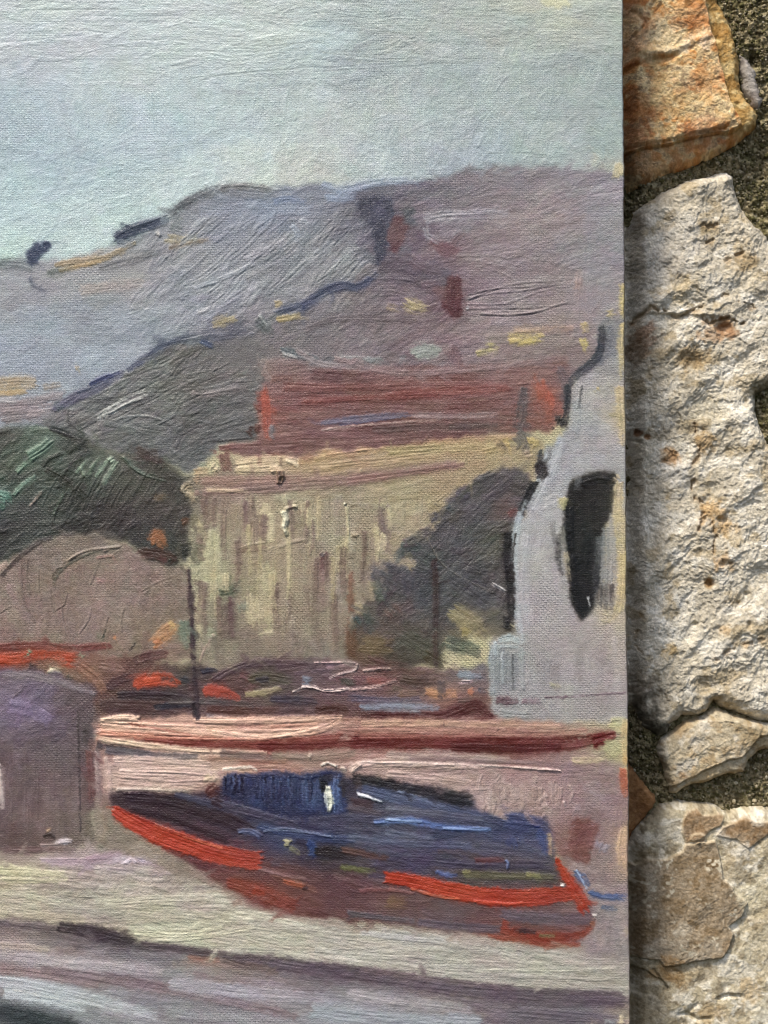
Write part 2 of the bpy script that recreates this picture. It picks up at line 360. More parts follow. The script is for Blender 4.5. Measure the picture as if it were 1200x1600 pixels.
# the dark chimney-like mass and its red neighbour
patch([(556,316),(575,308),(612,310),(616,330),(610,360),(606,400),(612,416),(592,418),(586,390),(584,356),(560,338)], (78,77,97), c2=(70,69,86), ang=80, h=.4, dry=.02, op=1)
patch([(600,400),(640,398),(680,410),(706,425),(704,448),(660,452),(620,440),(590,428)], (100,88,97), c2=(92,80,88), ang=10, dry=.12)
patch([(612,340),(634,336),(638,352),(630,376),(618,398),(606,392),(608,362)], (98,58,64), c2=(106,72,76), ang=70, dry=.1)
patch([(622,326),(646,322),(650,346),(632,350)], (84,84,92), dry=.3, op=.85); patch([(676,384),(700,380),(722,388),(716,402),(690,400)], (118,82,86), dry=.35, op=.8)
S([(640,322),(645,340)], 14, (84,86,92), dry=.4, op=.8); S([(668,372),(700,388),(715,384)], 12, (118,84,88), dry=.35); S([(640,400),(660,416),(700,424)], 18, (110,92,98), dry=.3, op=.8)
S([(660,345),(690,338),(740,336),(800,330)], 14, (158,154,160), dry=.35, h=.9, op=.7); S([(664,352),(668,368),(690,380)], 8, (152,146,152), h=1, dry=.3, op=.8)
patch([(700,432),(720,428),(724,460),(720,500),(706,498),(690,478),(694,450)], (96,52,56), c2=(88,44,48), ang=88, warp=3, h=.4); patch([(672,450),(700,446),(702,476),(684,474)], (116,82,82), dry=.4, op=.8)
S([(628,470),(650,480),(672,484)], [14,20,10], (180,160,116), dry=.42); S([(600,478),(630,486)], 10, (160,138,108), dry=.5, op=.7); S([(655,446),(700,440)], 9, (116,96,104), dry=.3)
S([(470,518),(520,500),(600,497),(660,500)], 10, (112,96,98), dry=.35, op=.6); S([(540,448),(600,436),(650,440)], 12, (110,98,106), dry=.3, op=.7)
S([(480,470),(500,460),(520,450),(540,446),(556,450),(572,440),(594,424)], [11,13,14,13,11,9,8], (70,76,106), dry=.2, h=.5); S([(428,492),(460,482),(500,464)], [12,15,12], (76,82,112), dry=.26)
S([(470,482),(492,470)], 10, (66,74,112), dry=.3)
S([(425,478),(446,470)], 10, (176,150,100), dry=.4); S([(430,500),(450,497),(472,492)], 9, (184,152,88), dry=.35); S([(330,508),(350,504),(372,496)], [9,14,9], (176,152,92), dry=.35); S([(330,502),(360,492)], 8, (150,136,110), dry=.5, op=.7)
S([(396,494),(412,508),(430,530)], [16,18,10], (92,98,100), dry=.3, h=.7); S([(404,490),(420,512)], 4, (168,172,170), dry=.35, h=1); S([(436,544),(460,552),(500,562)], [8,12,7], (92,98,104), dry=.3); S([(500,561),(560,566),(600,560)], 7, (104,106,110), dry=.45, op=.8)
S([(440,552),(466,560)], 5, (176,170,166), dry=.35, h=.9)
S([(524,560),(580,562),(600,566)], 8, (150,154,150), dry=.45, op=.8)
S([(640,556),(664,548),(694,552)], [16,24,14], (148,154,142), dry=.3, h=.4); S([(622,560),(640,564)], 12, (128,130,128), dry=.45)
S([(700,540),(712,566),(700,580)], 18, (118,90,92), dry=.3, op=.8)
S([(790,530),(820,526),(856,524)], [10,20,12], (196,168,102), dry=.42); S([(806,536),(850,528)], 9, (208,180,100), dry=.48); S([(756,544),(782,540)], 14, (184,168,110), dry=.5); S([(742,552),(768,548)], 8, (176,160,110), dry=.55)
S([(800,516),(870,514),(900,512)], 8, (176,142,120), dry=.4, op=.6)
S([(905,432),(902,456)], 9, (186,148,132), dry=.35, h=.8); S([(912,500),(916,524)], 9, (186,160,112), dry=.4); S([(908,526),(918,548)], [10,12], (204,182,108), dry=.35)
S([(936,300),(932,400),(936,500)], 34, (144,138,142), dry=.35, op=.5, h=.2); S([(905,420),(900,500)], 8, (160,140,140), dry=.35, op=.7)
S([(970,280),(966,262),(962,285)], 14, (206,186,136), dry=.35); S([(972,440),(975,480),(974,560)], 12, (196,172,112), dry=.4); S([(946,494),(965,490)], 14, (196,170,112), dry=.4)
for p in [[(732,470),(760,462),(800,458),(870,448)],[(730,478),(790,476),(850,456),(890,450)],[(728,486),(780,484),(840,482),(900,476)],[(740,466),(800,446),(880,440)],[(780,484),(820,492),(890,474)],[(732,462),(780,452),(830,450)],[(750,492),(800,494),(850,488)]]:
    scratch(p, 2.6, .9)
S([(728,478),(734,484)], 6, (206,204,206), h=1.6, dry=.1)

# ---- low land between the hills on the left
S([(-10,602),(30,598),(66,600)], 18, (178,146,106), dry=.32); S([(-10,616),(20,614),(44,610)], 9, (190,142,74), dry=.3); S([(64,606),(100,600)], 10, (156,142,130), dry=.35); S([(116,580),(128,574)], 12, (176,150,106), dry=.45)
S([(-10,640),(50,634),(110,622)], 24, (146,124,126), dry=.3); S([(-10,622),(30,626)], 10, (168,160,160), dry=.35); S([(0,656),(50,650),(90,655)], 16, (134,118,120), dry=.3); S([(40,646),(90,642)], 7, (172,150,148), dry=.4, h=.8)

# near grey hill ------------------------------------------------------------------------------------
R_near = region('painted_near_hill', [(60, 655),(110, 632),(150, 612),(196, 588),(216, 572),(240, 552),(268, 536),(300, 526),(335, 522),(360, 524),(400, 530),(420, 560),(410, 620),(408, 690),(345, 694),(330, 712),(296, 740),(250, 720),(180, 705),(120, 685),(80, 668)], [
 (110,650,118,112,114),(150,625,112,112,114),(180,610,112,114,110),(200,660,116,116,114),(150,655,122,120,120),(250,600,112,109,106),(300,560,116,108,106),(260,560,106,108,106),(350,545,112,108,112),(350,575,122,110,110),(330,610,116,106,108),(310,630,98,94,94),(340,650,98,96,98),
 (250,640,104,104,106),(200,690,106,105,108),(270,690,104,103,106),(300,710,102,101,104),(390,600,122,110,110),(390,640,112,106,108),(370,680,106,100,102),(400,560,118,108,112)], thin=.15)
auto(R_near, 120, 60, 12, -34, 14, op=.6, h=.8, box=(60, 520, 330, 650), dry=.25)
auto(R_near, 130, 55, 12, -12, 18, op=.6, h=.7, box=(90, 580, 430, 740), dry=.25)
S([(80,642),(120,620),(158,600),(196,580)], [9,15,16,8], (92,88,112), dry=.3, h=.6); S([(138,602),(160,592),(190,580)], [5,7,5], (58,66,116), dry=.2, h=.8); S([(120,614),(170,596)], 4, (74,82,112), dry=.3)
S([(84,640),(100,630)], 14, (96,106,112), dry=.4, op=.8)
S([(196,580),(226,562),(246,544),(270,534),(300,528),(322,536),(336,542)], [6,7,8,9,9,8,5], (76,82,108), dry=.16, h=.5); S([(280,534),(320,526),(360,520),(400,516)], [10,18,20,12], (98,100,116), dry=.3); S([(312,532),(334,542)], 7, (78,88,126), dry=.3)
S([(350,510),(390,512)], 12, (104,104,116), dry=.35)
for p in [[(155,650),(176,634),(206,618),(228,610)],[(160,652),(190,634),(222,622)],[(172,648),(206,628),(232,616)]]: S(p, 4, (170,170,164), dry=.25, h=1.5, cv=6)
S([(150,655),(162,654)], 6, (170,170,168), h=1.2, dry=.2)
S([(108,640),(106,658),(118,668),(136,678)], 3, (86,84,86), h=.7, dry=.3); S([(170,655),(230,650),(270,664)], 3, (130,130,130), h=.9, dry=.3)
S([(298,612),(310,618),(350,612),(390,606)], [5,8,9,6], (140,124,124), dry=.3, h=.7); S([(380,585),(388,575),(392,568)], 4, (150,150,140), h=.9, dry=.3)
S([(330,690),(400,684),(440,688)], 3, (70,66,68), dry=.35)
for i in range(26):
    x = rng.uniform(110, 360); y = rng.uniform(560, 690); l = rng.uniform(24, 60)
    if (y > 530 + abs(x - 300) * .35): scratch([(x, y), (x + l * .5, y - l * .22), (x + l, y - l * .5)], 2, .6)

# green tree at the left ---------------------------------------------------------------------------
R_tree = region('painted_green_tree', [(-60, 668),(0, 668),(30, 664),(60, 668),(84, 672),(130, 686),(180, 705),(236, 714),(270, 728),(292, 752),(304, 772),(312, 820),(296, 868),(270, 884),(235, 884),(200, 850),(150, 832),(90, 836),(40, 858),(0, 880),(-60, 890)], [
 (0,690,72,78,74),(40,690,86,100,88),(75,685,112,142,122),(60,705,98,124,104),(30,720,92,106,90),(110,690,60,62,62),(120,720,80,84,76),(20,750,72,72,62),(0,770,104,140,124),(40,760,82,94,84),(90,750,70,78,68),(140,740,92,108,96),(170,720,108,124,108),(180,750,84,94,80),
 (200,720,84,80,76),(240,745,82,84,74),(280,770,66,64,60),(140,780,66,66,62),(190,770,78,80,70),(40,800,70,68,70),(0,820,66,68,70),(80,800,76,88,78),(60,830,76,84,76),(110,820,68,66,66),(160,805,68,58,58),(220,800,84,78,74),(260,790,86,80,74),(260,840,66,70,66),(300,820,82,74,68),(230,830,66,64,66),(280,865,62,66,60)], thin=.35)
auto(R_tree, 110, 46, 10, -32, 22, op=.6, h=.8, box=(-30, 660, 150, 860), dry=.3, cj=8)
auto(R_tree, 110, 42, 9, -60, 28, op=.55, h=.8, box=(110, 700, 320, 880), dry=.3, cj=7)
for p, w, c in [([(24,740),(40,724),(62,712)],6,(120,150,126)),([(20,776),(36,756),(58,742)],6,(120,154,132)),([(40,716),(66,700),(84,684)],16,(106,140,116)),([(150,748),(160,728),(172,716)],5,(140,168,140)),([(160,758),(172,738),(184,720)],6,(164,190,160)),
                ([(168,724),(182,714)],10,(160,188,156)),([(118,740),(132,722),(140,712)],4,(128,150,128)),([(138,742),(148,724),(158,714)],4,(120,140,118)),([(30,770),(54,750),(70,738)],3,(100,122,104)),([(46,792),(56,780),(66,768)],4,(170,150,132)),
                ([(-4,772),(10,776),(14,790)],16,(106,156,134)),([(0,784),(6,800)],7,(84,124,104)),([(190,712),(220,738),(262,750)],6,(92,108,94)),([(84,806),(96,776),(110,760)],4,(86,102,86)),([(124,730),(134,748)],5,(132,150,126))]:
    S(p, w, c, dry=.3, h=1.3)
S([(70,732),(90,742),(112,758),(140,782)], 9, (60,62,54), dry=.25, h=.7); S([(76,668),(100,676),(128,686)], [6,9,4], (54,56,58), dry=.3); S([(210,700),(240,716),(262,728)], 12, (82,68,64), dry=.3)
S([(66,730),(76,716),(100,708)], 5, (62,70,60), dry=.3, h=.8); S([(80,824),(88,800),(104,770)], 2, (46,48,44), dry=.2); S([(100,740),(118,718),(140,700)], 3, (58,60,56), dry=.3)
for i in range(22):
    x = rng.uniform(60, 240); y = rng.uniform(760, 800); l = rng.uniform(24, 60); scratch([(x, y), (x + l * .2, y - l * .45), (x + l * .48, y - l * .9)], 2, .6)
S([(236,780),(254,776),(270,780)], 9, (124,104,76), dry=.5, op=.8); S([(240,795),(280,790),(300,780)], 16, (92,84,78), dry=.35, op=.7)

# taupe mound --------------------------------------------------------------------------------------
R_mound = region('painted_bush', [(-60, 900),(-10, 890),(24, 868),(56, 848),(90, 836),(130, 832),(165, 838),(196, 852),(226, 872),(262, 884),(292, 880),(300, 920),(306, 1010),(300, 1030),(200, 1040),(0, 1022),(-60, 1022)], [
 (0,920,128,116,104),(40,880,120,110,100),(90,850,128,118,106),(140,845,122,114,102),(180,860,126,116,104),(60,920,132,119,107),(120,900,133,119,107),(200,900,136,122,111),(250,900,134,119,110),(280,930,128,116,104),(40,970,138,121,112),(0,980,140,121,112),(100,960,136,122,110),
 (160,950,135,121,109),(220,950,134,118,108),(250,970,130,116,102),(100,1005,124,112,100),(180,1000,132,120,106),(220,1000,130,116,100),(285,980,128,122,98),(150,1030,134,110,100),(240,1025,130,110,98)], thin=.4)
auto(R_mound, 130, 60, 15, 0, 60, op=.5, h=.45, dry=.22)
auto(R_mound, 90, 60, 13, 80, 16, op=.5, h=.5, box=(-30, 880, 310, 1010), dry=.25)
for p, w, c in [([(0,902),(24,876),(56,850),(84,838)],6,(76,70,66)),([(-4,892),(14,876)],7,(170,146,132)),([(84,912),(92,895),(116,876),(150,862),(190,852)],3.5,(80,82,72)),([(86,920),(84,900),(100,880),(130,866)],4,(92,88,78)),([(34,880),(34,920),(42,950),(54,972)],3,(104,94,84)),([(44,870),(42,900),(48,930)],2,(106,96,86))]:
    S(p, w, c, dry=.28, h=.6)
for p in [[(34,876),(36,920),(48,962),(56,975)],[(62,890),(62,920),(66,940)],[(80,915),(82,950),(88,958)],[(88,955),(102,946),(106,930),(100,925)],[(142,916),(150,895),(156,878)],[(136,933),(180,934)],[(222,925),(250,910),(285,898)],[(0,960),(20,948),(34,960)],[(98,950),(104,985),(118,1010)],[(125,992),(140,970),(144,950)],[(195,950),(190,975),(192,990)],[(170,965),(165,990)]]:
    scratch(p, 2.2, .8)
for p in [[(92,888),(130,862),(190,854)],[(160,862),(185,852)]]: S(p, 3, (150,136,122), h=1.4, dry=.25)
S([(150,872),(176,868),(182,880),(160,882)], 4, (152,126,116), h=1, dry=.3); S([(150,906),(166,910)], 7, (150,122,114), dry=.35, h=.8)
S([(234,852),(246,838),(258,862)], [16,20,12], (178,106,62), dry=.3); S([(214,864),(240,866),(270,872),(262,880)], [14,16,16,8], (86,60,52), dry=.25); S([(246,872),(258,876),(250,884)], 7, (104,70,66), dry=.3); S([(282,816),(300,812)], 10, (112,76,56), dry=.35)
S([(268,850),(290,858)], 22, (66,72,62), dry=.35, op=.8)
S([(236,1010),(258,990),(282,972)], [14,22,12], (176,130,88), dry=.38); S([(262,980),(278,970)], 10, (200,168,104), dry=.4); S([(238,1006),(256,1006)], 14, (176,118,78), dry=.4); S([(176,1000),(186,996)], 9, (182,120,76), dry=.4); S([(150,1000),(164,990)], 12, (116,120,98), dry=.5, op=.7)
S([(286,964),(290,985),(298,1020)], [14,20,14], (112,124,106), dry=.35); S([(300,985),(330,985),(345,980)], 18, (146,150,122), dry=.4, op=.7); S([(202,1018),(212,1004)], 2.4, (60,56,50)); S([(160,998),(166,984)], 2.2, (64,70,58))

# house: roof, walls, eaves ---------------------------------------------------------------------------
R_wall = region('painted_house_wall', [(286, 745),(330, 740),(345, 722),(420, 716),(600, 690),(700, 676),(800, 672),(850, 690),(846, 740),(800, 800),(720, 860),(640, 900),(590, 960),(560, 1010),(545, 1046),(310, 1050),(300, 900),(296, 840),(300, 790)], [
 (300,780,110,104,92),(310,850,160,158,126),(330,840,172,170,136),(325,900,166,164,132),(330,960,160,158,124),(320,1010,136,134,112),(365,780,142,124,108),(380,820,138,120,106),(400,860,146,130,110),(420,800,170,158,128),(410,840,172,160,130),(430,880,154,140,116),(460,780,158,150,122),(470,820,146,136,112),
 (500,800,154,148,124),(540,780,150,140,116),(520,850,160,154,128),(560,820,154,142,118),(600,780,160,150,116),(640,780,164,152,118),(600,820,150,138,114),(650,820,156,144,114),(700,760,158,142,112),(560,870,146,136,116),(520,900,150,144,124),(500,900,136,122,108),(480,880,150,138,112),(600,870,146,134,114),(550,930,144,132,112),(420,960,170,162,130),(400,940,166,158,126),(470,950,144,128,110),(440,940,158,148,122),(520,980,142,134,112),(500,940,138,122,110),(360,940,108,106,92),(360,980,122,106,98),(375,1000,122,108,98),
 (340,1000,140,138,114),(330,1030,140,126,108),(420,1020,124,112,98),(480,1010,128,118,104),(520,1020,124,118,108),(540,1000,124,106,90),(800,720,158,146,112),(760,712,168,150,112),(650,715,164,142,108),(700,700,166,142,106),(580,730,158,138,112),(500,730,168,142,112)], thin=.6)
auto(R_wall, 230, 62, 12, 88, 6, op=.5, h=.5, box=(296, 770, 720, 1040), dry=.32)
auto(R_wall, 90, 80, 12, -4, 5, op=.5, h=.45, box=(400, 680, 860, 790), dry=.3)
for p, w, c in [([(334,820),(330,880),(330,950)],26,(184,180,142)),([(312,850),(312,900)],24,(176,172,136)),([(348,800),(350,860)],14,(158,150,122)),([(388,780),(386,840)],14,(140,122,108)),([(402,800),(400,850)],11,(134,120,108)),([(414,782),(416,855)],16,(196,184,144)),([(422,800),(424,850)],9,(204,194,154)),
                ([(394,925),(398,985)],20,(192,182,144)),([(418,880),(420,985)],18,(182,172,136)),([(440,870),(444,985)],10,(150,138,116)),([(355,935),(358,1010)],24,(104,90,84)),([(360,930),(362,1000)],6,(100,78,80)),([(478,780),(480,840)],15,(188,176,138)),([(500,880),(502,960)],12,(138,116,106)),
                ([(506,860),(506,900)],13,(96,68,64)),([(500,870),(508,862)],8,(86,82,80)),([(522,900),(524,960)],16,(150,142,128)),([(548,890),(548,960)],7,(126,92,74)),([(600,785),(604,870)],18,(122,108,98)),([(596,810),(600,860)],8,(118,104,98)),([(572,870),(576,930)],20,(134,120,104)),([(320,990),(340,985)],16,(154,156,128)),
                ([(384,780),(384,830)],5,(116,96,92)),([(366,860),(420,856)],9,(120,100,84)),([(370,870),(372,890)],16,(132,114,98)),([(430,985),(400,990)],9,(184,176,140)),([(622,780),(626,830)],16,(160,150,120)),([(540,870),(560,866)],7,(120,110,92))]:
    S(p, w, c, dry=.34, h=.55, op=.8)
S([(340,925),(360,924),(378,908)], [8,14,12], (88,98,78), dry=.35); S([(364,912),(378,918)], 18, (84,96,80), dry=.45); S([(376,936),(384,960)], 16, (122,130,114), dry=.5, op=.7)
S([(312,1035),(322,1010),(336,990)], 3, (172,150,134), h=1, dry=.3); S([(336,925),(338,965)], 3.5, (186,178,140), h=1, dry=.3)
S([(444,770),(450,790),(466,785)], 7, (180,172,138), h=1.3, dry=.25); S([(460,795),(470,818),(466,838)], [18,24,14], (136,126,104), dry=.2, h=.2)
S([(442,798),(447,812),(444,822),(449,838)], [8,10,8,5], (226,218,184), dry=0, h=3.2, rag=.3, br=.5, part='paint_daub:painted_house_wall'); S([(444,796),(460,790),(466,792)], 4, (200,190,154), h=1.6, dry=.1)
S([(538,784),(542,790)], [7,5], (232,224,196), h=2.6, dry=0, part='paint_daub:painted_house_wall'); S([(541,790),(544,815),(546,850)], [4,3.5,2.5], (220,210,176), h=1.9, dry=.1, part='paint_daub:painted_house_wall')
S([(546,790),(562,790)], 4, (150,138,112), h=1.3, dry=.2); S([(548,836),(562,838)], 5, (150,138,112), h=1.3, dry=.2)
S([(366,862),(390,852),(418,848)], 4, (156,142,118), h=.8, dry=.25); S([(420,860),(460,846),(480,842)], 6, (162,150,124), h=.7, dry=.3); S([(404,792),(411,790)], 4, (152,138,118), h=1.6, dry=.1)
for i in range(40):
    x = rng.uniform(306, 600); y = rng.uniform(775, 960); l = rng.uniform(20, 60); scratch([(x, y), (x + rng.normal() * 2, y + l / 2), (x + rng.normal() * 2, y + l)], 1.8, .5)
# band of eaves
S([(300,770),(400,762),(480,756),(560,748),(640,734),(720,724)], [8,16,18,17,15,10], (136,112,102), dry=.3); S([(310,752),(400,750),(520,744)], 12, (152,122,108), dry=.35, op=.8); S([(320,765),(390,768)], 5, (186,164,134), dry=.35, h=.8)
S([(540,752),(640,738),(730,726)], 9, (140,108,98), dry=.35, op=.9)
S([(462,720),(540,708),(640,694),(740,684),(812,680)], 14, (176,148,108), dry=.35); S([(480,734),(560,724),(700,706),(800,694)], 15, (172,148,112), dry=.4, op=.85); S([(480,708),(600,690),(740,678)], 4, (196,160,112), dry=.35, h=.9)
S([(600,705),(690,700),(780,700)], 14, (166,150,106), dry=.45); S([(480,716),(540,706),(600,699)], 3, (206,172,126), dry=.4, h=.9)
S([(362,724),(410,718),(466,714)], [14,20,18], (206,188,148), dry=.22, h=.9, part='painted_house_wall'); S([(366,735),(410,733),(440,730)], 10, (200,182,144), dry=.3, h=1); S([(445,718),(462,722),(466,732)], 9, (216,202,164), dry=.2, h=1.4)
S([(330,738),(343,722)], 14, (202,182,146), dry=.28, h=.9); S([(300,738),(330,735)], 10, (184,160,122), dry=.4); S([(310,728),(325,724)], 8, (140,142,118), dry=.4)
S([(346,702),(352,720),(356,742)], [18,16,12], (130,96,86), dry=.25)
S([(334,710),(338,700)], 10, (156,88,68), dry=.4)
S([(420,736),(432,733),(440,738)], 9, (198,176,138), h=1.9, dry=.1); S([(437,734),(439,746),(436,757)], [9,9,6], (120,98,80), h=3.8, dry=0, rag=.2, br=.4, part='paint_daub:painted_house_wall'); S([(438,712),(438,730)], 5, (160,140,112), dry=.3, h=1)
S([(560,736),(568,734)], 4, (224,204,166), h=1.6, dry=.1)
for p, w, c in [([(284,766),(292,758),(304,756)],10,(150,134,104)),([(286,768),(298,772),(308,786)],9,(176,158,126)),([(282,760),(290,770)],6,(196,180,148)),([(294,778),(304,790)],8,(128,118,98)),([(300,752),(316,748)],10,(176,148,116)),([(302,800),(312,840)],10,(110,104,84)),([(320,770),(318,800)],9,(130,104,94))]:
    S(p, w, c, dry=.4, h=1)
for i in range(46):                                           # rubbed upright strokes of the house front
    x = rng.uniform(312, 610); y = rng.uniform(770, 930); l = rng.uniform(34, 90)
    if y + l > 1010 or x > 700 - (y - 760): continue
    c = np.array((188, 176, 136)) if rng.random() < .55 else np.array((120, 104, 92))
    S([(x, y), (x + rng.normal() * 2, y + l / 2), (x + rng.normal() * 3, y + l)], rng.uniform(4, 10), c + rng.normal() * 6, dry=.36, h=.7, op=.75)
R_roof = region('painted_roof', [(404, 690),(404, 640),(410, 590),(406, 562),(440, 556),(480, 570),(560, 576),(640, 572),(700, 575),(780, 566),(840, 566),(886, 560),(894, 600),(886, 640),(858, 672),(820, 676),(740, 680),(640, 692),(540, 704),(440, 712),(350, 708),(360, 692)], [
 (410,600,150,112,108),(425,575,148,126,122),(415,650,160,82,66),(440,620,128,86,84),(500,570,136,112,112),(480,600,126,80,76),(560,590,122,80,74),(500,630,130,72,68),(600,615,134,72,66),(560,640,128,82,80),(700,600,130,76,70),(740,610,130,72,66),(640,640,132,86,84),(700,640,134,90,86),(460,660,118,80,78),(540,660,130,92,88),(620,665,112,76,72),(700,660,116,82,78),(500,690,126,82,76),(400,700,120,80,74),(800,590,138,92,86),(850,580,132,94,90),(860,620,160,84,66),(880,590,116,92,92),(820,620,124,84,80),(790,650,108,86,82),(850,650,150,90,76),(600,575,134,108,106),(760,580,128,100,98)], thin=.35)
auto(R_roof, 190, 100, 10, -2, 4, op=.55, h=.5, dry=.3, curve=.04)
for p, w, c in [([(480,586),(540,590),(594,592)],18,(110,74,72)),([(440,604),(520,606),(660,602)],12,(128,76,70)),([(520,560),(620,582),(760,574),(880,560)],9,(142,112,110)),([(600,620),(680,612),(800,606)],12,(138,72,64)),([(470,628),(560,622),(690,618)],8,(134,70,64)),([(500,662),(560,654),(640,646)],[6,10,5],(112,104,124)),([(530,664),(600,655),(650,648)],3,(92,86,112)),
                ([(500,672),(570,664),(690,656)],3,(186,150,140)),([(640,648),(700,650),(780,648)],8,(146,118,118)),([(580,672),(660,668),(760,664)],10,(104,74,70)),([(700,668),(780,664)],8,(96,74,70)),([(410,600),(416,640),(418,690)],[10,14,8],(178,76,56)),([(404,660),(400,680)],9,(104,58,50)),([(386,668),(400,680)],14,(92,56,50)),([(425,660),(424,690)],9,(120,110,112)),
                ([(414,560),(412,580),(424,600)],10,(152,126,122)),([(460,545),(500,568),(560,574)],8,(150,130,130)),([(842,590),(850,620),(862,650)],[14,22,18],(170,84,62)),([(856,610),(864,640)],12,(184,86,62)),([(870,570),(884,600),(880,640)],14,(118,98,98)),([(838,570),(840,590)],16,(130,92,86)),([(820,600),(812,660),(800,680)],[8,18,16],(98,84,82)),([(340,700),(400,696),(520,692),(620,688)],8,(128,86,80))]:
    S(p, w, c, dry=.32, h=.55)
S([(800,676),(820,690),(808,712)], 20, (106,98,92), dry=.35); S([(778,690),(786,700),(782,706)], 10, (116,104,82), dry=.3); S([(788,684),(796,700)], 7, (190,166,104), dry=.35); S([(822,684),(838,692),(830,700)], 9, (186,164,104), dry=.4); S([(818,712),(836,706)], 11, (166,146,124), dry=.4); S([(750,706),(780,702),(790,712)], 7, (176,154,112), dry=.35, h=.8)
S([(868,664),(884,652)], [16,20], (44,40,42), dry=.3); S([(858,668),(866,662)], 12, (74,56,52), dry=.4)

# dark tree in front of the house -----------------------------------------------------------------
R_dtree = region('painted_dark_tree', [(618, 858),(634, 846),(660, 842),(682, 826),(690, 800),(712, 788),(716, 770),(742, 762),(752, 748),(790, 730),(826, 742),(836, 760),(812, 800),(804, 850),(800, 950),(800, 996),(740, 996),(700, 1000),(690, 1030),(640, 1046),(600, 1050),(546, 1040),(540, 1010),(556, 960),(584, 930),(600, 918),(596, 892),(612, 884),(640, 888),(650, 876),(634, 868)], [
 (640,856,84,86,84),(700,800,92,90,92),(760,760,96,92,96),(800,760,104,98,98),(740,800,90,88,92),(700,840,88,88,90),(750,850,88,88,88),(790,800,110,88,86),(790,860,104,100,92),(720,900,86,86,90),(660,880,84,86,90),(620,910,88,88,88),(600,950,92,88,90),(660,930,84,84,90),(700,960,84,80,84),(760,930,84,84,88),(740,960,92,90,90),(790,940,92,88,84),(560,980,84,80,80),(570,1010,118,100,76),(620,1010,92,88,80),(640,1030,88,84,76),(600,1040,90,72,68),(610,960,112,92,90),(740,985,146,132,98),(560,1030,110,84,68)], thin=.3, blur=3, warp=9)
auto(R_dtree, 150, 48, 12, -35, 28, op=.6, h=.6, dry=.22, box=(600,730,840,960))
auto(R_dtree, 60, 40, 12, -60, 40, op=.55, h=.5, dry=.25, box=(540,860,760,1050))
for p, w, c in [([(622,856),(640,850),(662,862)],[10,16,14],(70,84,80)),([(650,862),(680,880),(700,884)],18,(78,84,82)),([(606,892),(600,920),(590,940)],14,(80,82,84)),([(700,790),(720,776),(760,750)],18,(94,90,94)),([(720,820),(760,780),(800,750)],22,(92,88,92)),([(670,900),(660,930),(656,960)],22,(82,82,88)),([(700,900),(740,930),(770,950)],22,(84,84,88)),
                ([(678,870),(681,930),(680,985)],[8,9,8],(70,54,54)),([(792,806),(806,798),(812,802)],10,(118,74,72)),([(600,948),(616,956),(622,968)],[18,26,18],(116,92,88)),([(550,960),(548,1000),(552,1030)],[12,14,10],(110,78,58)),([(556,1008),(600,1010),(620,1012)],[24,28,18],(122,104,76)),([(700,950),(736,975),(756,1000)],[20,30,22],(156,142,104)),([(716,985),(740,990)],14,(172,154,100)),
                ([(620,985),(660,1010),(700,1030)],24,(86,86,74)),([(690,1000),(720,1010),(756,1022)],20,(84,90,78)),([(660,1020),(700,1045)],20,(84,76,60)),([(570,1030),(600,1040),(640,1044)],16,(104,74,70)),([(545,925),(552,960)],9,(120,90,74)),([(580,960),(560,990)],12,(78,76,80))]:
    S(p, w, c, dry=.28, h=.5, op=.85)
S([(680,985),(682,1060)], 7, (86,70,66), dry=.4)
S([(664,830),(690,880),(730,906),(770,926)], 2, (122,118,112), h=.9, dry=.3); S([(768,911),(780,918),(791,925)], [3.5,4,3], (214,208,202), h=1.6, dry=0, part='paint_daub:painted_dark_tree')
for x, y, a in ((688,800,-35),(704,786,-30),(724,770,-40),(744,756,-35),(668,828,-20),(640,846,-10),(606,900,70),(592,930,75),(572,958,60),(556,972,65),(600,888,-20),(654,836,-30),(760,744,-25),(712,806,-40),(590,905,60)):
    l = rng.uniform(14, 26); dx = math.cos(math.radians(a)) * l; dy = math.sin(math.radians(a)) * l
    S([(x - dx, y - dy), (x, y + 2), (x + dx, y + dy)], rng.uniform(9, 15), (86 + rng.normal() * 5, 86 + rng.normal() * 5, 88 + rng.normal() * 5), dry=.36, h=.6)
for x, y in ((600,860),(620,830),(650,812),(676,786),(640,872),(560,940),(580,905)):
    S([(x, y), (x + rng.normal() * 6, y + 24)], rng.uniform(8, 13), (154, 142, 112), dry=.4, h=.5)
for i in range(30):
    x = rng.uniform(640, 770); y = rng.uniform(780, 930); l = rng.uniform(18, 44); a = rng.choice([-.7, .6, -1.0]); scratch([(x, y), (x + l * .5, y + a * l * .45), (x + l, y + a * l)], 1.7, .45)

# grey tower at the right ----------------------------------------------------------------------------
R_tow = region('painted_tower', [(938, 500),(1020, 495),(1020, 1130),(775, 1130),(764, 1100),(764, 1010),(776, 994),(806, 988),(800, 930),(800, 860),(806, 826),(826, 786),(846, 746),(850, 706),(880, 690),(888, 660),(890, 606),(906, 588),(940, 566)], [
 (960,515,126,128,130),(950,545,120,124,130),(920,600,160,162,162),(950,620,166,162,158),(975,650,184,168,128),(905,650,156,164,166),(930,690,166,162,162),(960,700,158,156,158),(870,700,134,142,148),(870,740,152,160,166),(840,800,164,170,174),(900,720,162,162,164),(940,740,152,156,160),(860,800,164,164,166),(840,860,162,162,164),(860,900,160,158,160),(840,950,160,156,160),(880,950,158,154,156),
 (920,1000,160,152,152),(860,1020,158,152,154),(960,960,176,164,136),(965,1020,166,156,146),(900,1060,158,152,152),(840,1060,150,148,150),(790,1050,138,144,148),(800,1110,152,152,154),(870,1110,154,152,150),(950,1100,154,148,146),(975,880,190,170,120),(960,820,170,160,130)], thin=.65)
auto(R_tow, 170, 56, 15, 86, 12, op=.5, h=.3, dry=.32)
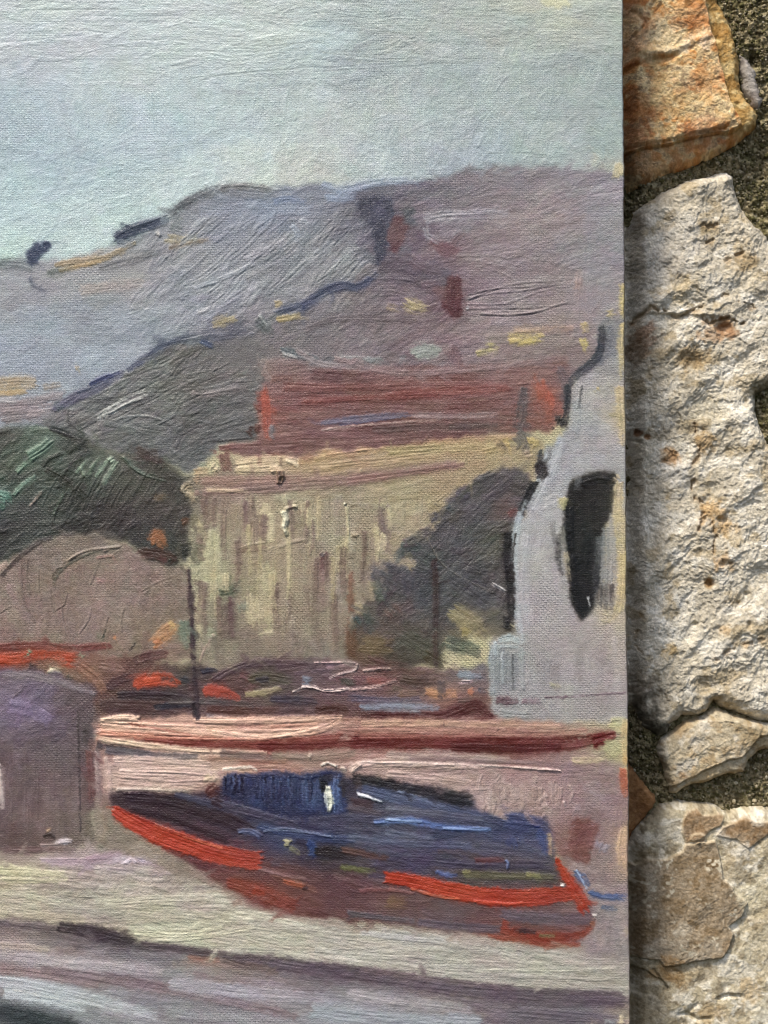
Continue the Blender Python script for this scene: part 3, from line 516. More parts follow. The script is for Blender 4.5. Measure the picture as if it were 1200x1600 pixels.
auto(R_tow, 50, 50, 14, -4, 12, op=.45, h=.3, dry=.35, box=(880,560,990,760))
for p, w, c in [([(830,764),(812,806),(803,860),(806,940),(816,1010)],[8,10,12,12,8],(170,182,188)),([(856,706),(842,756),(824,800)],[9,12,10],(166,176,182)),([(880,680),(866,720),(846,770),(830,800)],[10,13,13,9],(172,178,182)),([(824,830),(818,900),(822,980)],14,(164,166,170)),([(846,790),(870,780),(880,770)],16,(168,170,172)),
                ([(898,620),(902,650),(896,680)],[10,12,8],(150,158,160)),([(910,600),(904,640)],4,(90,96,98)),([(955,505),(950,540),(936,575)],[10,12,8],(108,114,122)),([(926,520),(936,530)],10,(176,168,160))]:
    S(p, w, c, dry=.3, h=.45, op=.85)
for p, w, c in [([(940,506),(941,530),(934,556),(916,574),(896,590),(887,604)],[7,10,12,13,12,8],(58,62,70)),([(888,598),(886,630),(882,664)],[10,9,9],(50,52,56)),([(882,650),(876,672)],[12,18],(52,48,48)),([(846,700),(842,722),(838,744)],[5,8,8],(70,74,76)),([(834,738),(846,728),(850,740),(838,752)],[11,15,13,9],(42,40,40)),([(838,748),(824,776),(812,806)],[12,13,9],(42,42,44)),
                ([(796,828),(793,860),(796,900)],[11,13,12],(40,38,40)),([(794,880),(798,930),(798,978)],[12,12,11],(40,38,40)),([(806,832),(801,880),(802,960)],3,(60,58,58)),([(784,976),(806,978)],[13,16],(44,42,40)),([(790,960),(792,985)],9,(50,48,46))]:
    S(p, w, c, dry=.24, h=.5)
R_win = region('tower_window:painted_tower', [(890,757),(897,748),(915,743),(940,737),(958,740),(966,748),(963,770),(956,800),(946,824),(944,838),(940,870),(936,910),(928,950),(908,970),(894,944),(888,902),(884,868),(881,830),(882,798),(885,776)], [
 (905,765,52,46,38),(945,755,60,54,46),(895,800,44,40,36),(930,790,50,46,41),(950,800,70,66,60),(895,850,40,38,36),(915,850,44,42,39),(900,900,38,36,34),(914,910,46,44,42),(904,950,40,38,36)], thin=.25, warp=3, blur=2)
auto(R_win, 30, 60, 12, 88, 6, op=.6, h=.35, dry=.2, cj=4)
S([(890,790),(890,850),(898,930)], [10,14,12], (36,34,32), dry=.1); S([(900,760),(935,748),(955,752)], [10,14,8], (48,44,38), dry=.15)
S([(936,836),(936,890),(934,950)], [8,14,12], (98,98,96), dry=.34, h=.35); S([(948,820),(948,885),(946,952)], [13,18,14], (136,138,136), dry=.3, h=.35); S([(958,800),(958,880),(958,950)], [9,12,10], (150,148,142), dry=.36, h=.35); S([(930,880),(932,940)], 8, (70,68,66), dry=.45); S([(942,910),(944,958)], 12, (88,86,82), dry=.45); S([(956,910),(957,955)], 7, (92,88,84), dry=.45)
S([(918,930),(922,950)], 3, (206,204,200), dry=.3)
S([(880,774),(878,800)], [16,10], (186,178,122), dry=.35); S([(874,832),(872,870),(878,900)], [5,8,5], (62,62,66), dry=.4); S([(880,816),(880,850)], 5, (54,54,54), dry=.35); S([(876,820),(882,890)], 10, (140,138,130), dry=.5, op=.6); S([(884,860),(890,910)], 6, (184,170,140), dry=.4)
S([(960,740),(972,752)], 16, (190,170,136), dry=.45); S([(968,750),(966,800),(972,860)], [10,16,14], (196,176,124), dry=.35); S([(974,860),(974,920),(966,960)], [12,14,16], (194,174,112), dry=.4); S([(970,752),(974,756)], 6, (150,104,70))
S([(968,600),(972,640),(975,700)], 16, (192,172,124), dry=.5); S([(932,604),(938,612)], 12, (190,170,114), dry=.5); S([(976,500),(974,540),(976,600)], 12, (194,172,108), dry=.45); S([(950,648),(970,650),(968,668)], 5, (150,138,90), dry=.5, op=.7)
S([(936,962),(960,968)], 18, (174,162,122), dry=.5, op=.7)
S([(776,1002),(796,997),(814,1004)], [7,10,7], (170,184,188), dry=.3, h=.6); S([(772,1004),(768,1040),(770,1088)], [6,10,8], (146,156,160), dry=.4); S([(782,1010),(780,1080)], 14, (128,136,140), dry=.35); S([(800,1015),(798,1084)], 18, (126,132,136), dry=.35); S([(814,1010),(816,1080)], 7, (150,156,158), dry=.4); S([(784,1018),(786,1070)], 4, (160,170,174), dry=.4); S([(800,1020),(802,1080)], 3, (90,94,96), dry=.4)
S([(774,1000),(776,1030)], 6, (164,178,184), dry=.35); S([(776,1010),(812,1010)], 5, (158,170,174), dry=.35)
S([(772,1094),(800,1096),(812,1094)], [10,12,6], (98,72,82), dry=.4); S([(812,1096),(850,1094)], 8, (126,104,114), dry=.5); S([(850,1090),(900,1088),(980,1082)], 3.5, (118,98,108), dry=.35); S([(780,1112),(830,1116)], 16, (146,150,152), dry=.5); S([(820,1118),(836,1120)], 10, (128,130,126), dry=.5); S([(858,1070),(880,1072)], 6, (164,160,126), dry=.55)
S([(936,1000),(940,1060)], 14, (144,134,136), dry=.5, op=.6)

# harbour strip behind the long bar -------------------------------------------------------------------
R_har = region('painted_harbour', [(-60, 1010),(100, 1014),(200, 1030),(300, 1040),(345, 1045),(400, 1032),(480, 1030),(560, 1034),(640, 1046),(700, 1044),(760, 1040),(766, 1090),(776, 1128),(540, 1134),(140, 1132),(130, 1090),(-60, 1080)], [
 (0,1014,118,66,58),(60,1014,116,80,70),(30,1030,180,80,54),(100,1030,178,84,58),(50,1048,92,74,70),(90,1050,150,140,110),(130,1040,134,112,94),(160,1040,140,104,86),(150,1075,110,76,70),(20,1060,100,92,110),(100,1068,100,86,86),(200,1060,98,70,64),(240,1035,108,78,72),(200,1100,82,62,62),(260,1095,72,58,60),(290,1055,90,80,72),(330,1055,70,60,64),(350,1075,120,84,76),(350,1095,92,70,70),(300,1115,112,92,90),
 (400,1055,92,78,74),(420,1075,92,88,72),(450,1045,96,78,80),(500,1055,108,92,92),(500,1075,120,98,94),(460,1095,86,72,74),(530,1090,98,84,88),(560,1060,130,98,94),(600,1060,130,90,86),(580,1085,116,88,88),(640,1060,98,76,72),(640,1108,130,124,132),(700,1060,110,98,98),(740,1060,120,124,130),(700,1085,170,124,98),(740,1085,140,104,92),(600,1122,92,52,52),(720,1115,88,48,48),(520,1118,110,74,70),(420,1115,110,84,80)], thin=.5, blur=3)
auto(R_har, 150, 60, 8, 0, 8, op=.55, h=.5, dry=.35)
for p, w, c in [([(-10,1012),(60,1008),(120,1012),(178,1008)],[9,11,10,10],(112,62,56)),([(-10,1028),(20,1030),(70,1022),(124,1030)],[16,15,11,22],(192,80,54)),([(-6,1030),(20,1032)],12,(202,78,50)),([(96,1030),(122,1034)],18,(196,78,50)),([(38,1018),(50,1028)],14,(134,160,132)),([(44,1040),(58,1048)],9,(72,56,56)),([(130,1020),(124,1030)],8,(150,150,120)),
                ([(120,1036),(150,1060),(166,1085)],16,(146,106,86)),([(150,1040),(200,1050)],16,(136,104,92)),
                ([(206,1034),(236,1024),(266,1020)],[11,14,11],(94,66,62)),([(232,1030),(262,1026)],3,(116,86,80)),([(170,1082),(180,1066),(214,1056)],[14,14,8],(86,62,62)),([(206,1074),(228,1062),(262,1062),(284,1070)],[14,19,20,9],(200,78,50)),([(222,1066),(256,1062)],14,(212,80,48)),([(314,1078),(345,1080),(378,1094)],[16,17,8],(190,76,56)),
                ([(312,1050),(334,1046),(342,1050)],[7,8,4],(54,52,64)),([(280,1060),(302,1064)],10,(66,62,68)),([(300,1068),(312,1066)],16,(70,60,64)),([(180,1088),(230,1086),(300,1090)],[14,14,10],(66,54,58)),([(150,1100),(230,1104),(300,1108)],16,(90,68,66)),([(238,1106),(270,1102),(306,1102)],[8,9,7],(54,54,64)),([(262,1096),(320,1096),(400,1102)],8,(92,84,82)),
                ([(320,1108),(380,1110),(440,1108)],[9,11,7],(92,62,54)),([(320,1118),(360,1122)],5,(140,130,130)),([(330,1064),(364,1046),(400,1036),(450,1036),(500,1042)],[7,10,12,12,10],(94,76,80)),([(372,1052),(400,1066),(380,1084)],10,(112,80,78)),([(384,1062),(420,1058),(460,1066)],[12,16,12],(90,84,68)),([(396,1064),(424,1060)],9,(72,68,72)),([(382,1086),(420,1080),(440,1074)],[7,9,6],(172,158,118)),
                ([(420,1092),(460,1094),(500,1098)],[8,12,9],(74,68,76)),([(490,1112),(520,1106),(548,1112)],[10,14,9],(82,54,48)),([(470,1062),(490,1064)],12,(120,128,140)),([(500,1080),(540,1082),(600,1074)],10,(124,100,102)),([(528,1064),(560,1068)],[10,9],(84,80,72)),([(506,1042),(540,1036),(560,1040)],9,(170,140,142)),([(570,1062),(600,1064),(622,1062)],[7,9,6],(150,96,90)),
                ([(540,1090),(600,1094),(660,1090)],9,(106,98,112)),([(560,1104),(620,1104),(690,1106)],[8,11,8],(140,146,160)),([(600,1110),(660,1112)],5,(158,160,166)),([(578,1120),(640,1122),(690,1120),(720,1110),(744,1102),(770,1122)],[12,16,14,16,18,10],(84,42,42)),([(640,1124),(720,1124),(776,1124)],6,(92,44,42)),([(660,1080),(690,1084),(720,1084)],[10,14,10],(190,138,100)),([(730,1076),(744,1084)],10,(190,124,92)),
                ([(712,1052),(740,1056),(756,1056)],[9,10,6],(146,152,160)),([(716,1068),(740,1064)],4,(196,166,166)),([(744,1078),(760,1080)],7,(82,82,86)),([(620,1060),(650,1066),(690,1066)],16,(92,74,68)),([(688,1060),(692,1094)],11,(96,82,82)),([(620,1085),(660,1082)],9,(128,100,88)),([(712,1095),(740,1094)],8,(112,86,80))]:
    S(p, w, c, dry=.3, h=.6)
for p, w, c in [([(72,1046),(88,1050),(96,1058)],[10,13,8],(222,212,176)),([(84,1078),(100,1080),(122,1078)],[4,5,3],(222,200,182)),([(122,1068),(150,1084)],3,(196,168,156)),([(470,1073),(490,1073),(506,1079),(530,1078),(548,1075)],[4,5,3,4,2],(224,200,190)),([(456,1082),(470,1076)],3,(214,192,184)),([(490,1036),(556,1036)],3,(206,172,168)),([(512,1060),(536,1052),(556,1046),(559,1036)],[2,3,4,3],(212,184,178)),([(566,1048),(590,1046),(612,1045)],[3,4,3],(206,172,162)),([(544,1078),(580,1074),(620,1064)],[3,4,3],(200,164,156)),([(720,1065),(736,1064)],3,(216,188,186))]:
    S(p, w, c, dry=.12, h=1.6, part='paint_daub:painted_harbour')
S([(100,1056),(116,1064)], 9, (88,80,62), dry=.4)

# long peach bar of the quay -----------------------------------------------------------------------
R_quay = region('painted_quay', [(136, 1124),(300, 1118),(560, 1122),(780, 1126),(940, 1132),(1020, 1132),(1020, 1420),(900, 1420),(860, 1300),(540, 1300),(340, 1290),(176, 1260),(160, 1330),(140, 1330)], [
 (150,1140,206,166,144),(300,1135,206,166,144),(450,1135,206,164,142),(600,1136,176,136,118),(800,1138,168,130,116),(930,1136,166,150,128),(200,1160,132,74,64),(400,1160,130,72,62),(600,1160,110,58,52),(800,1162,112,62,56),(500,1180,150,126,112),(350,1180,180,154,136),(200,1172,120,104,98),(200,1195,200,170,156),(280,1200,202,174,160),(330,1215,190,160,146),
 (185,1230,210,188,168),(700,1185,150,130,126),(600,1190,178,154,146),(600,1205,184,158,150),(700,1210,178,152,144),(760,1240,170,148,142),(760,1210,164,140,136),(820,1230,164,140,136),(860,1260,160,136,134),(900,1200,148,124,124),(950,1220,144,122,124),(930,1260,148,130,132),(960,1175,172,168,126),(940,1300,136,116,120),(975,1300,172,146,120),(905,1310,122,86,80),(960,1340,130,118,126),(975,1350,180,152,124),(940,1380,138,124,122),(970,1400,140,130,130),(150,1250,124,90,86),(165,1290,130,108,104)], thin=.4)
auto(R_quay, 60, 120, 9, -1, 3, op=.6, h=.7, dry=.3, box=(140,1118,960,1150), curve=.03)
auto(R_quay, 60, 110, 9, 1, 4, op=.6, h=.9, dry=.3, box=(170,1172,720,1240), curve=.03)
auto(R_quay, 90, 40, 14, 60, 40, op=.5, h=.55, dry=.25, box=(730,1180,990,1420))
for p, w, c, h in [([(540,1160),(600,1158),(700,1160),(800,1162),(900,1160),(965,1144)],[18,20,18,20,22,10],(98,38,36),.6),([(700,1168),(800,1170),(880,1168)],12,(82,36,34),.5),([(920,1160),(950,1152),(966,1148)],[20,16,8],(104,34,34),.7),([(205,1150),(300,1160),(420,1160),(540,1156)],[6,13,17,18],(122,56,48),.6),([(400,1166),(470,1166),(560,1160)],12,(104,46,42),.5),
                   ([(560,1140),(700,1142),(860,1146),(920,1140)],8,(170,126,112),.6),([(560,1130),(680,1130),(880,1134)],9,(190,152,130),.7),([(560,1150),(640,1150),(760,1150)],6,(146,92,82),.5),([(140,1150),(180,1158),(260,1168),(330,1174)],[9,8,7,5],(226,198,168),1.1),([(330,1174),(390,1176),(420,1176)],5,(214,184,160),.9),
                   ([(146,1162),(180,1170),(236,1176)],[9,10,5],(66,58,62),.5),([(160,1172),(240,1180),(312,1182)],[10,11,8],(100,94,98),.5),([(340,1176),(400,1182),(440,1184)],9,(120,104,98),.4),([(420,1180),(500,1184),(560,1176)],10,(136,118,104),.5),
                   ([(150,1134),(200,1136),(300,1142),(420,1146),(500,1140),(536,1122)],[14,16,15,14,12,6],(222,176,150),1.3),([(148,1128),(190,1122),(222,1124)],[8,12,10],(236,198,168),1.5),([(158,1130),(240,1134),(330,1138)],6,(232,186,160),1.2),([(300,1126),(400,1126),(500,1122),(538,1120)],[8,11,10,5],(222,178,152),1.3),([(146,1142),(170,1146),(300,1152),(420,1154)],[8,7,6,5],(206,140,116),1.2),([(330,1144),(420,1150),(500,1136)],7,(234,190,162),1.2),
                   ([(142,1140),(160,1140)],[12,8],(230,180,156),1.6),([(420,1136),(500,1130)],4,(190,136,114),.8),([(200,1130),(300,1148)],3,(170,110,92),.8)]:
    S(p, w, c, dry=.2, h=h, part='paint_stroke:painted_quay' if h >= 1.1 and (w if isinstance(w, (int, float)) else max(w)) > 10 else None)
for p, w, c, h in [([(176,1188),(230,1188),(330,1196)],12,(208,180,166),.9),([(180,1204),(260,1206),(346,1212)],14,(206,178,164),1.),([(184,1218),(260,1222),(320,1220)],11,(196,168,154),1.),([(180,1234),(240,1234),(300,1238)],[6,7,6],(220,202,180),1.2),([(330,1206),(342,1222)],10,(206,180,160),1.1),([(316,1218),(334,1212)],9,(200,178,150),1.1),([(164,1182),(170,1210),(172,1256)],[7,8,6],(196,168,154),.8),
                   ([(346,1202),(390,1198),(404,1204)],4,(224,212,196),1.3),([(546,1208),(560,1196),(620,1192),(700,1196),(760,1198)],[9,14,12,9,6],(190,166,154),1.),([(560,1192),(640,1192),(740,1196),(820,1200),(878,1204)],[3,4,4,3.5,2.5],(218,194,182),1.5),([(548,1206),(566,1192)],[8,7],(216,190,174),1.8),([(600,1210),(680,1216),(745,1226)],11,(188,162,152),.9),([(600,1180),(700,1184),(800,1186)],10,(162,140,132),.5),([(640,1186),(800,1190),(880,1196)],6,(140,118,116),.5),
                   ([(500,1196),(512,1192),(528,1198)],[3,4,3],(214,202,188),1.5),([(480,1178),(490,1184)],8,(176,160,140),1.),([(528,1200),(545,1206)],8,(198,178,160),1.1)]:
    S(p, w, c, dry=.2, h=h)
for i in range(30):                                           # loose upright scumbles on the pink wall
    x = rng.uniform(745, 890); y = rng.uniform(1206, 1270)
    S([(x, y), (x + rng.normal() * 5, y + 14), (x + rng.normal() * 7, y + rng.uniform(22, 40))], rng.uniform(4, 9), np.array((166, 144, 138)) + rng.normal() * 7, h=.8, dry=.3, cv=6)
S([(870,1206),(880,1204),(960,1206),(975,1230)], 24, (142,120,122), dry=.4, op=.5)
S([(940,1160),(960,1170),(950,1184)], [12,22,16], (176,172,130), dry=.35, h=.4); S([(890,1188),(920,1188),(950,1184)], 9, (186,170,136), dry=.5); S([(948,1132),(968,1130),(972,1150)], [16,20,14], (178,172,126), dry=.35); S([(976,1120),(978,1180),(980,1230)], 9, (202,176,124), dry=.45); S([(972,1196),(976,1230),(980,1250)], [9,13,9], (172,96,70), dry=.42); S([(976,1180),(982,1196)], 10, (206,170,116), dry=.45)
S([(976,1290),(972,1330),(978,1370)], [10,16,12], (198,168,134), dry=.5); S([(966,1260),(964,1300)], 26, (140,118,124), dry=.4, op=.6); S([(945,1310),(936,1340)], 20, (146,142,156), dry=.4, op=.7)
S([(892,1300),(916,1290),(930,1298)], [26,28,18], (116,76,70), dry=.12); S([(894,1310),(906,1330),(922,1346)], 28, (116,78,72), dry=.15); S([(880,1250),(884,1262)], 4, (200,182,174), h=1.3)

# left pillar ---------------------------------------------------------------------------------------
R_pil = region('painted_pillar', [(-60, 1050),(0, 1046),(60, 1050),(100, 1060),(150, 1074),(146, 1100),(152, 1160),(156, 1220),(160, 1300),(150, 1316),(60, 1330),(-60, 1336)], [
 (10,1065,120,108,124),(40,1075,112,98,124),(30,1105,116,102,140),(60,1100,108,94,128),(80,1130,100,86,118),(20,1130,104,88,110),(110,1090,96,78,84),(115,1110,92,74,82),(130,1150,88,78,82),(60,1170,108,92,98),(20,1180,96,78,84),(60,1230,110,90,92),(30,1250,104,86,90),(90,1220,108,90,92),(90,1260,122,104,100),(60,1290,112,94,92),(30,1310,92,70,72),(110,1290,100,84,84),(120,1200,94,80,84),(140,1230,104,80,80),(140,1290,122,116,96),(100,1312,104,88,84)], thin=.5)
auto(R_pil, 90, 60, 14, 88, 12, op=.5, h=.35, dry=.3, box=(-30,1150,165,1330))
auto(R_pil, 70, 50, 13, -20, 30, op=.5, h=.55, dry=.28, box=(-30,1050,140,1160))
for p, w, c in [([(0,1054),(50,1056),(90,1066),(150,1086)],[9,12,10,6],(124,112,122)),([(10,1100),(50,1108),(84,1130)],22,(122,106,146)),([(-4,1190),(0,1230),(4,1266)],[6,8,8],(206,190,178)),([(-6,1268),(4,1280)],6,(96,76,80)),([(132,1130),(140,1170)],[8,12],(70,62,66)),([(138,1170),(142,1210),(144,1256)],[9,11,8],(116,72,70)),([(150,1172),(152,1220),(154,1256)],[4,6,5],(168,140,134)),([(122,1110),(124,1200),(126,1300)],[3,4,3],(70,62,66)),
                ([(150,1260),(156,1300),(168,1306)],[12,20,14],(146,144,116)),([(150,1310),(180,1318),(210,1322)],[8,10,7],(150,144,122)),([(0,1330),(50,1328),(120,1330)],9,(104,76,78)),([(66,1308),(78,1304),(88,1312)],[6,7,4],(64,54,54)),([(70,1300),(80,1292)],5,(176,140,104)),([(84,1316),(110,1314)],7,(190,176,176)),([(60,1322),(100,1320)],5,(150,130,128)),([(20,1090),(40,1074)],4,(84,72,92))]:
    S(p, w, c, dry=.32, h=.6)
for i in range(20):
    x = rng.uniform(5, 118); y = rng.uniform(1160, 1260); scratch([(x, y), (x + 1, y + 20), (x, y + rng.uniform(30, 60))], 1.8, .35)

# sand and foreground water --------------------------------------------------------------------------
R_sand = region('painted_sand', [(-60, 1334),(60, 1330),(150, 1318),(220, 1322),(290, 1340),(340, 1386),(430, 1424),(560, 1444),(740, 1462),(860, 1478),(930, 1478),(950, 1440),(930, 1400),(1020, 1396),(1020, 1560),(860, 1556),(620, 1524),(420, 1500),(230, 1474),(100, 1446),(-60, 1432)], [
 (20,1345,132,108,112),(100,1345,150,128,130),(180,1335,164,144,148),(240,1340,166,146,150),(250,1360,156,140,136),(20,1362,192,184,146),(80,1368,180,172,146),(60,1390,176,170,146),(130,1370,164,152,140),(200,1380,176,168,150),(280,1385,172,160,144),(20,1410,182,172,142),(120,1420,178,170,150),(220,1420,184,178,152),(300,1430,186,182,158),(330,1400,176,166,150),(400,1440,182,178,158),(350,1470,182,178,156),(260,1450,176,170,146),(480,1470,176,170,154),(560,1460,166,160,152),(560,1490,176,172,156),(650,1480,170,166,156),
 (740,1490,168,164,152),(820,1510,172,168,154),(900,1500,166,162,150),(960,1510,164,158,146),(700,1520,164,158,148),(600,1500,166,160,148),(945,1455,146,130,124),(965,1420,144,132,130),(960,1480,160,148,138),(935,1475,150,134,126),(150,1440,140,130,118)], thin=.25)
auto(R_sand, 170, 110, 11, 5, 6, op=.6, h=.7, dry=.3, curve=.06, box=(-30,1350,480,1500))
auto(R_sand, 150, 120, 11, 6, 5, op=.6, h=.7, dry=.3, curve=.05, box=(400,1430,990,1570))
auto(R_sand, 40, 40, 12, -20, 30, op=.5, h=.5, dry=.3, box=(100,1320,330,1400))
for p, w, c, h in [([(-10,1360),(40,1362),(104,1366)],[12,13,9],(198,190,150),.8),([(0,1374),(60,1376),(110,1372)],7,(190,182,146),.8),([(60,1346),(150,1346),(240,1340)],9,(176,156,162),.6),([(90,1314),(116,1314)],7,(196,182,188),.9),([(190,1350),(206,1342),(214,1348)],5,(206,196,206),1.2),([(210,1342),(250,1340)],10,(186,172,186),.7),([(130,1346),(180,1334),(210,1330)],10,(160,134,142),.5),
                   ([(160,1410),(240,1404),(330,1402)],10,(184,178,156),.7),([(200,1456),(280,1462),(350,1448)],[6,8,6],(200,196,166),1.),([(210,1470),(300,1466),(400,1448)],6,(192,188,160),.9),([(10,1440),(80,1450),(140,1452)],6,(186,170,128),.6),([(560,1456),(640,1466),(720,1470)],8,(176,174,170),.6),([(740,1516),(860,1516),(980,1512)],5,(186,182,164),.8),([(700,1530),(800,1538),(940,1544)],5,(182,176,160),.7)]:
    S(p, w, c, dry=.3, h=h)
patch([(252,1350),(262,1340),(276,1342),(292,1354),(286,1362),(264,1360)], (52,52,50), dry=.2, warp=3); S([(290,1356),(316,1370),(338,1386)], [8,10,7], (120,108,98), dry=.45); S([(318,1368),(336,1382)], 5, (180,166,146), dry=.4, h=.8); S([(168,1320),(190,1322),(206,1328)], 7, (104,100,84), dry=.4); S([(206,1310),(240,1326),(262,1334)], [8,11,8], (168,162,130), dry=.35)
S([(944,1408),(948,1440),(944,1470)], 8, (150,136,130), dry=.4); S([(978,1440),(980,1470)], 9, (196,170,128), dry=.5); S([(950,1400),(972,1404)], 7, (150,140,140), dry=.4)
R_wat = region('painted_water', [(-60, 1430),(60, 1440),(130, 1452),(210, 1468),(250, 1480),(340, 1494),(430, 1500),(520, 1520),(640, 1530),(760, 1546),(880, 1552),(1020, 1556),(1020, 1660),(-60, 1660)], [
 (0,1445,128,112,104),(60,1450,110,100,98),(100,1455,92,84,86),(180,1465,68,60,64),(210,1468,66,58,62),(120,1470,134,118,112),(30,1475,166,150,138),(60,1490,166,156,158),(150,1490,152,144,148),(260,1490,112,110,112),(220,1500,150,144,148),(20,1510,142,122,122),(100,1525,142,124,122),(160,1540,132,118,118),(320,1500,156,116,100),(380,1508,124,104,96),(440,1512,100,94,92),(300,1530,146,142,148),(400,1540,154,146,148),(440,1535,158,144,142),
 (40,1550,172,180,182),(100,1560,160,170,174),(200,1575,142,144,146),(180,1590,136,142,146),(0,1585,62,70,72),(60,1596,60,68,70),(100,1605,70,76,80),(300,1570,132,130,136),(400,1570,140,138,142),(500,1520,96,84,88),(540,1525,102,92,96),(600,1532,94,82,86),(500,1545,122,114,118),(560,1560,146,146,152),(520,1590,152,158,164),(620,1580,138,136,142),(640,1545,120,110,114),(700,1560,124,112,112),(760,1555,110,98,102),(860,1560,108,98,106),(940,1565,110,102,108),(800,1590,98,90,98),(700,1600,136,142,146),(900,1595,108,104,110),(965,1594,166,150,124),(720,1550,146,132,118),(400,1610,140,142,146)], thin=.45)
auto(R_wat, 170, 110, 13, 8, 5, op=.55, h=.4, dry=.32, curve=.04, box=(-30,1430,520,1640))
auto(R_wat, 150, 110, 13, 7, 5, op=.55, h=.4, dry=.32, curve=.04, box=(420,1490,990,1640))
for p, w, c in [([(90,1446),(150,1456),(212,1474)],[9,18,14],(64,56,60)),([(110,1450),(190,1464)],10,(54,48,54)),([(-10,1440),(60,1448),(110,1454)],8,(116,104,100)),([(224,1484),(270,1480),(330,1494)],[8,9,7],(96,94,94)),([(290,1492),(330,1496),(346,1502)],[12,16,9],(150,104,90)),([(344,1496),(380,1506),(440,1518)],[9,11,9],(104,86,80)),([(410,1502),(450,1506),(500,1514)],8,(96,94,92)),([(430,1512),(520,1522),(620,1532)],[8,14,10],(92,80,86)),
                ([(490,1506),(560,1516),(640,1530)],9,(98,86,90)),([(640,1535),(740,1548),(840,1556),(980,1560)],[8,12,16,18],(98,88,94)),([(0,1550),(60,1558),(140,1578)],[16,20,10],(176,184,186)),([(20,1546),(100,1562),(180,1578)],3,(196,198,192)),([(-10,1582),(40,1592),(110,1606)],[14,18,14],(58,66,68)),([(700,1552),(730,1552),(760,1558)],8,(150,132,114)),([(690,1590),(760,1596)],18,(138,144,148)),([(-10,1515),(60,1522),(160,1540)],12,(138,116,116)),([(-10,1475),(40,1480),(80,1484)],9,(176,160,146))]:
    S(p, w, c, dry=.32, h=.45)
for pts, w, c in [([(-10,1440),(40,1446),(110,1452)],[6,8,9],(104,92,92)),([(86,1450),(150,1458),(214,1474)],[8,15,12],(62,54,58)),([(215,1476),(300,1486),(420,1500),(520,1518)],[12,11,12,14],(92,80,84)),([(430,1504),(560,1522),(700,1544),(840,1556),(985,1562)],[11,17,20,22,24],(92,80,88)),([(560,1514),(680,1530),(800,1544)],8,(112,96,102)),
                  ([(60,1512),(200,1534),(340,1560),(470,1590)],[12,17,16,12],(126,108,110)),([(20,1496),(140,1506),(260,1520)],[14,18,12],(172,162,162)),([(260,1536),(400,1552),(520,1560)],[16,20,14],(162,156,162)),([(-10,1530),(60,1542),(170,1568),(250,1590)],[14,20,18,10],(176,182,184)),([(-10,1576),(50,1590),(130,1608)],[18,22,18],(54,62,64)),([(480,1580),(600,1592),(760,1600)],[18,22,16],(150,156,162)),([(540,1552),(640,1566),(740,1578)],[14,16,12],(160,154,156)),([(800,1580),(900,1590),(985,1596)],18,(100,92,100))]:
    S(pts, w, c, dry=.26, h=.5)
S([(962,1590),(970,1594),(982,1592)], 12, (206,186,146), dry=.45); S([(940,1598),(970,1602)], 12, (130,134,136), dry=.5)

# the boat ----------------------------------------------------------------------------------------------
patch([(148,1250),(176,1262),(230,1300),(300,1340),(330,1372),(280,1372),(220,1340),(150,1330)], (150,136,118), c2=(132,120,104), dry=.1, ang=25, warp=6, blur=5)
patch([(905,1380),(985,1384),(985,1500),(930,1496),(900,1478)], (152,136,132), c2=(140,128,126), dry=.1, ang=85, warp=6, blur=5)
R_hull = region('painted_boat', [(172, 1240),(190, 1236),(270, 1240),(330, 1236),(340, 1226),(420, 1210),(520, 1205),(545, 1214),(640, 1226),(745, 1244),(738, 1262),(770, 1276),(860, 1280),(866, 1330),(880, 1360),(900, 1380),(926, 1424),(930, 1450),(900, 1474),(840, 1474),(760, 1462),(640, 1448),(560, 1442),(450, 1430),(390, 1412),(340, 1384),(290, 1346),(230, 1306),(176, 1262)], [
 (190,1245,66,50,54),(240,1256,66,50,56),(300,1270,68,56,66),(350,1290,62,50,60),(340,1230,78,46,50),(360,1240,58,60,90),(400,1220,56,70,118),(440,1230,54,72,124),(480,1230,56,70,112),(500,1250,72,84,120),(400,1260,60,62,90),(440,1270,66,66,92),(540,1240,60,54,62),(600,1245,76,84,108),(600,1225,52,50,54),(700,1240,46,44,46),(560,1265,86,76,84),(640,1265,86,86,104),(700,1270,80,86,110),
 (480,1295,70,70,92),(540,1300,74,76,100),(600,1310,82,84,108),(700,1310,78,82,108),(780,1300,72,78,112),(840,1310,70,78,114),(850,1340,78,80,104),(440,1310,62,74,110),(500,1320,76,76,96),(500,1335,56,46,48),(560,1340,72,66,70),(640,1345,74,76,100),(720,1350,84,70,76),(800,1350,80,72,80),(740,1370,84,80,70),(850,1365,88,84,74),(880,1330,110,84,78),
 (230,1300,112,76,70),(290,1330,106,68,64),(350,1370,120,70,62),(400,1360,108,72,68),(440,1390,118,70,62),(400,1395,128,68,56),(470,1410,118,72,64),(480,1380,106,70,68),(540,1380,110,72,72),(600,1400,112,76,70),(560,1420,106,74,72),(660,1420,112,84,78),(640,1440,106,88,88),(700,1440,106,92,96),(760,1430,108,84,84),(840,1430,112,92,92),(880,1440,110,94,96),(820,1450,120,78,66),(860,1465,134,68,54),(910,1450,130,88,78),(760,1460,140,76,58)], thin=.3, warp=4, blur=4)
auto(R_hull, 110, 70, 11, 12, 6, op=.6, h=.5, dry=.28, box=(170,1280,960,1480))
auto(R_hull, 60, 44, 7, 86, 8, op=.6, h=.7, dry=.3, box=(345,1200,530,1272))
auto(R_hull, 60, 90, 9, 6, 7, op=.55, h=.5, dry=.3, box=(470,1255,870,1370))
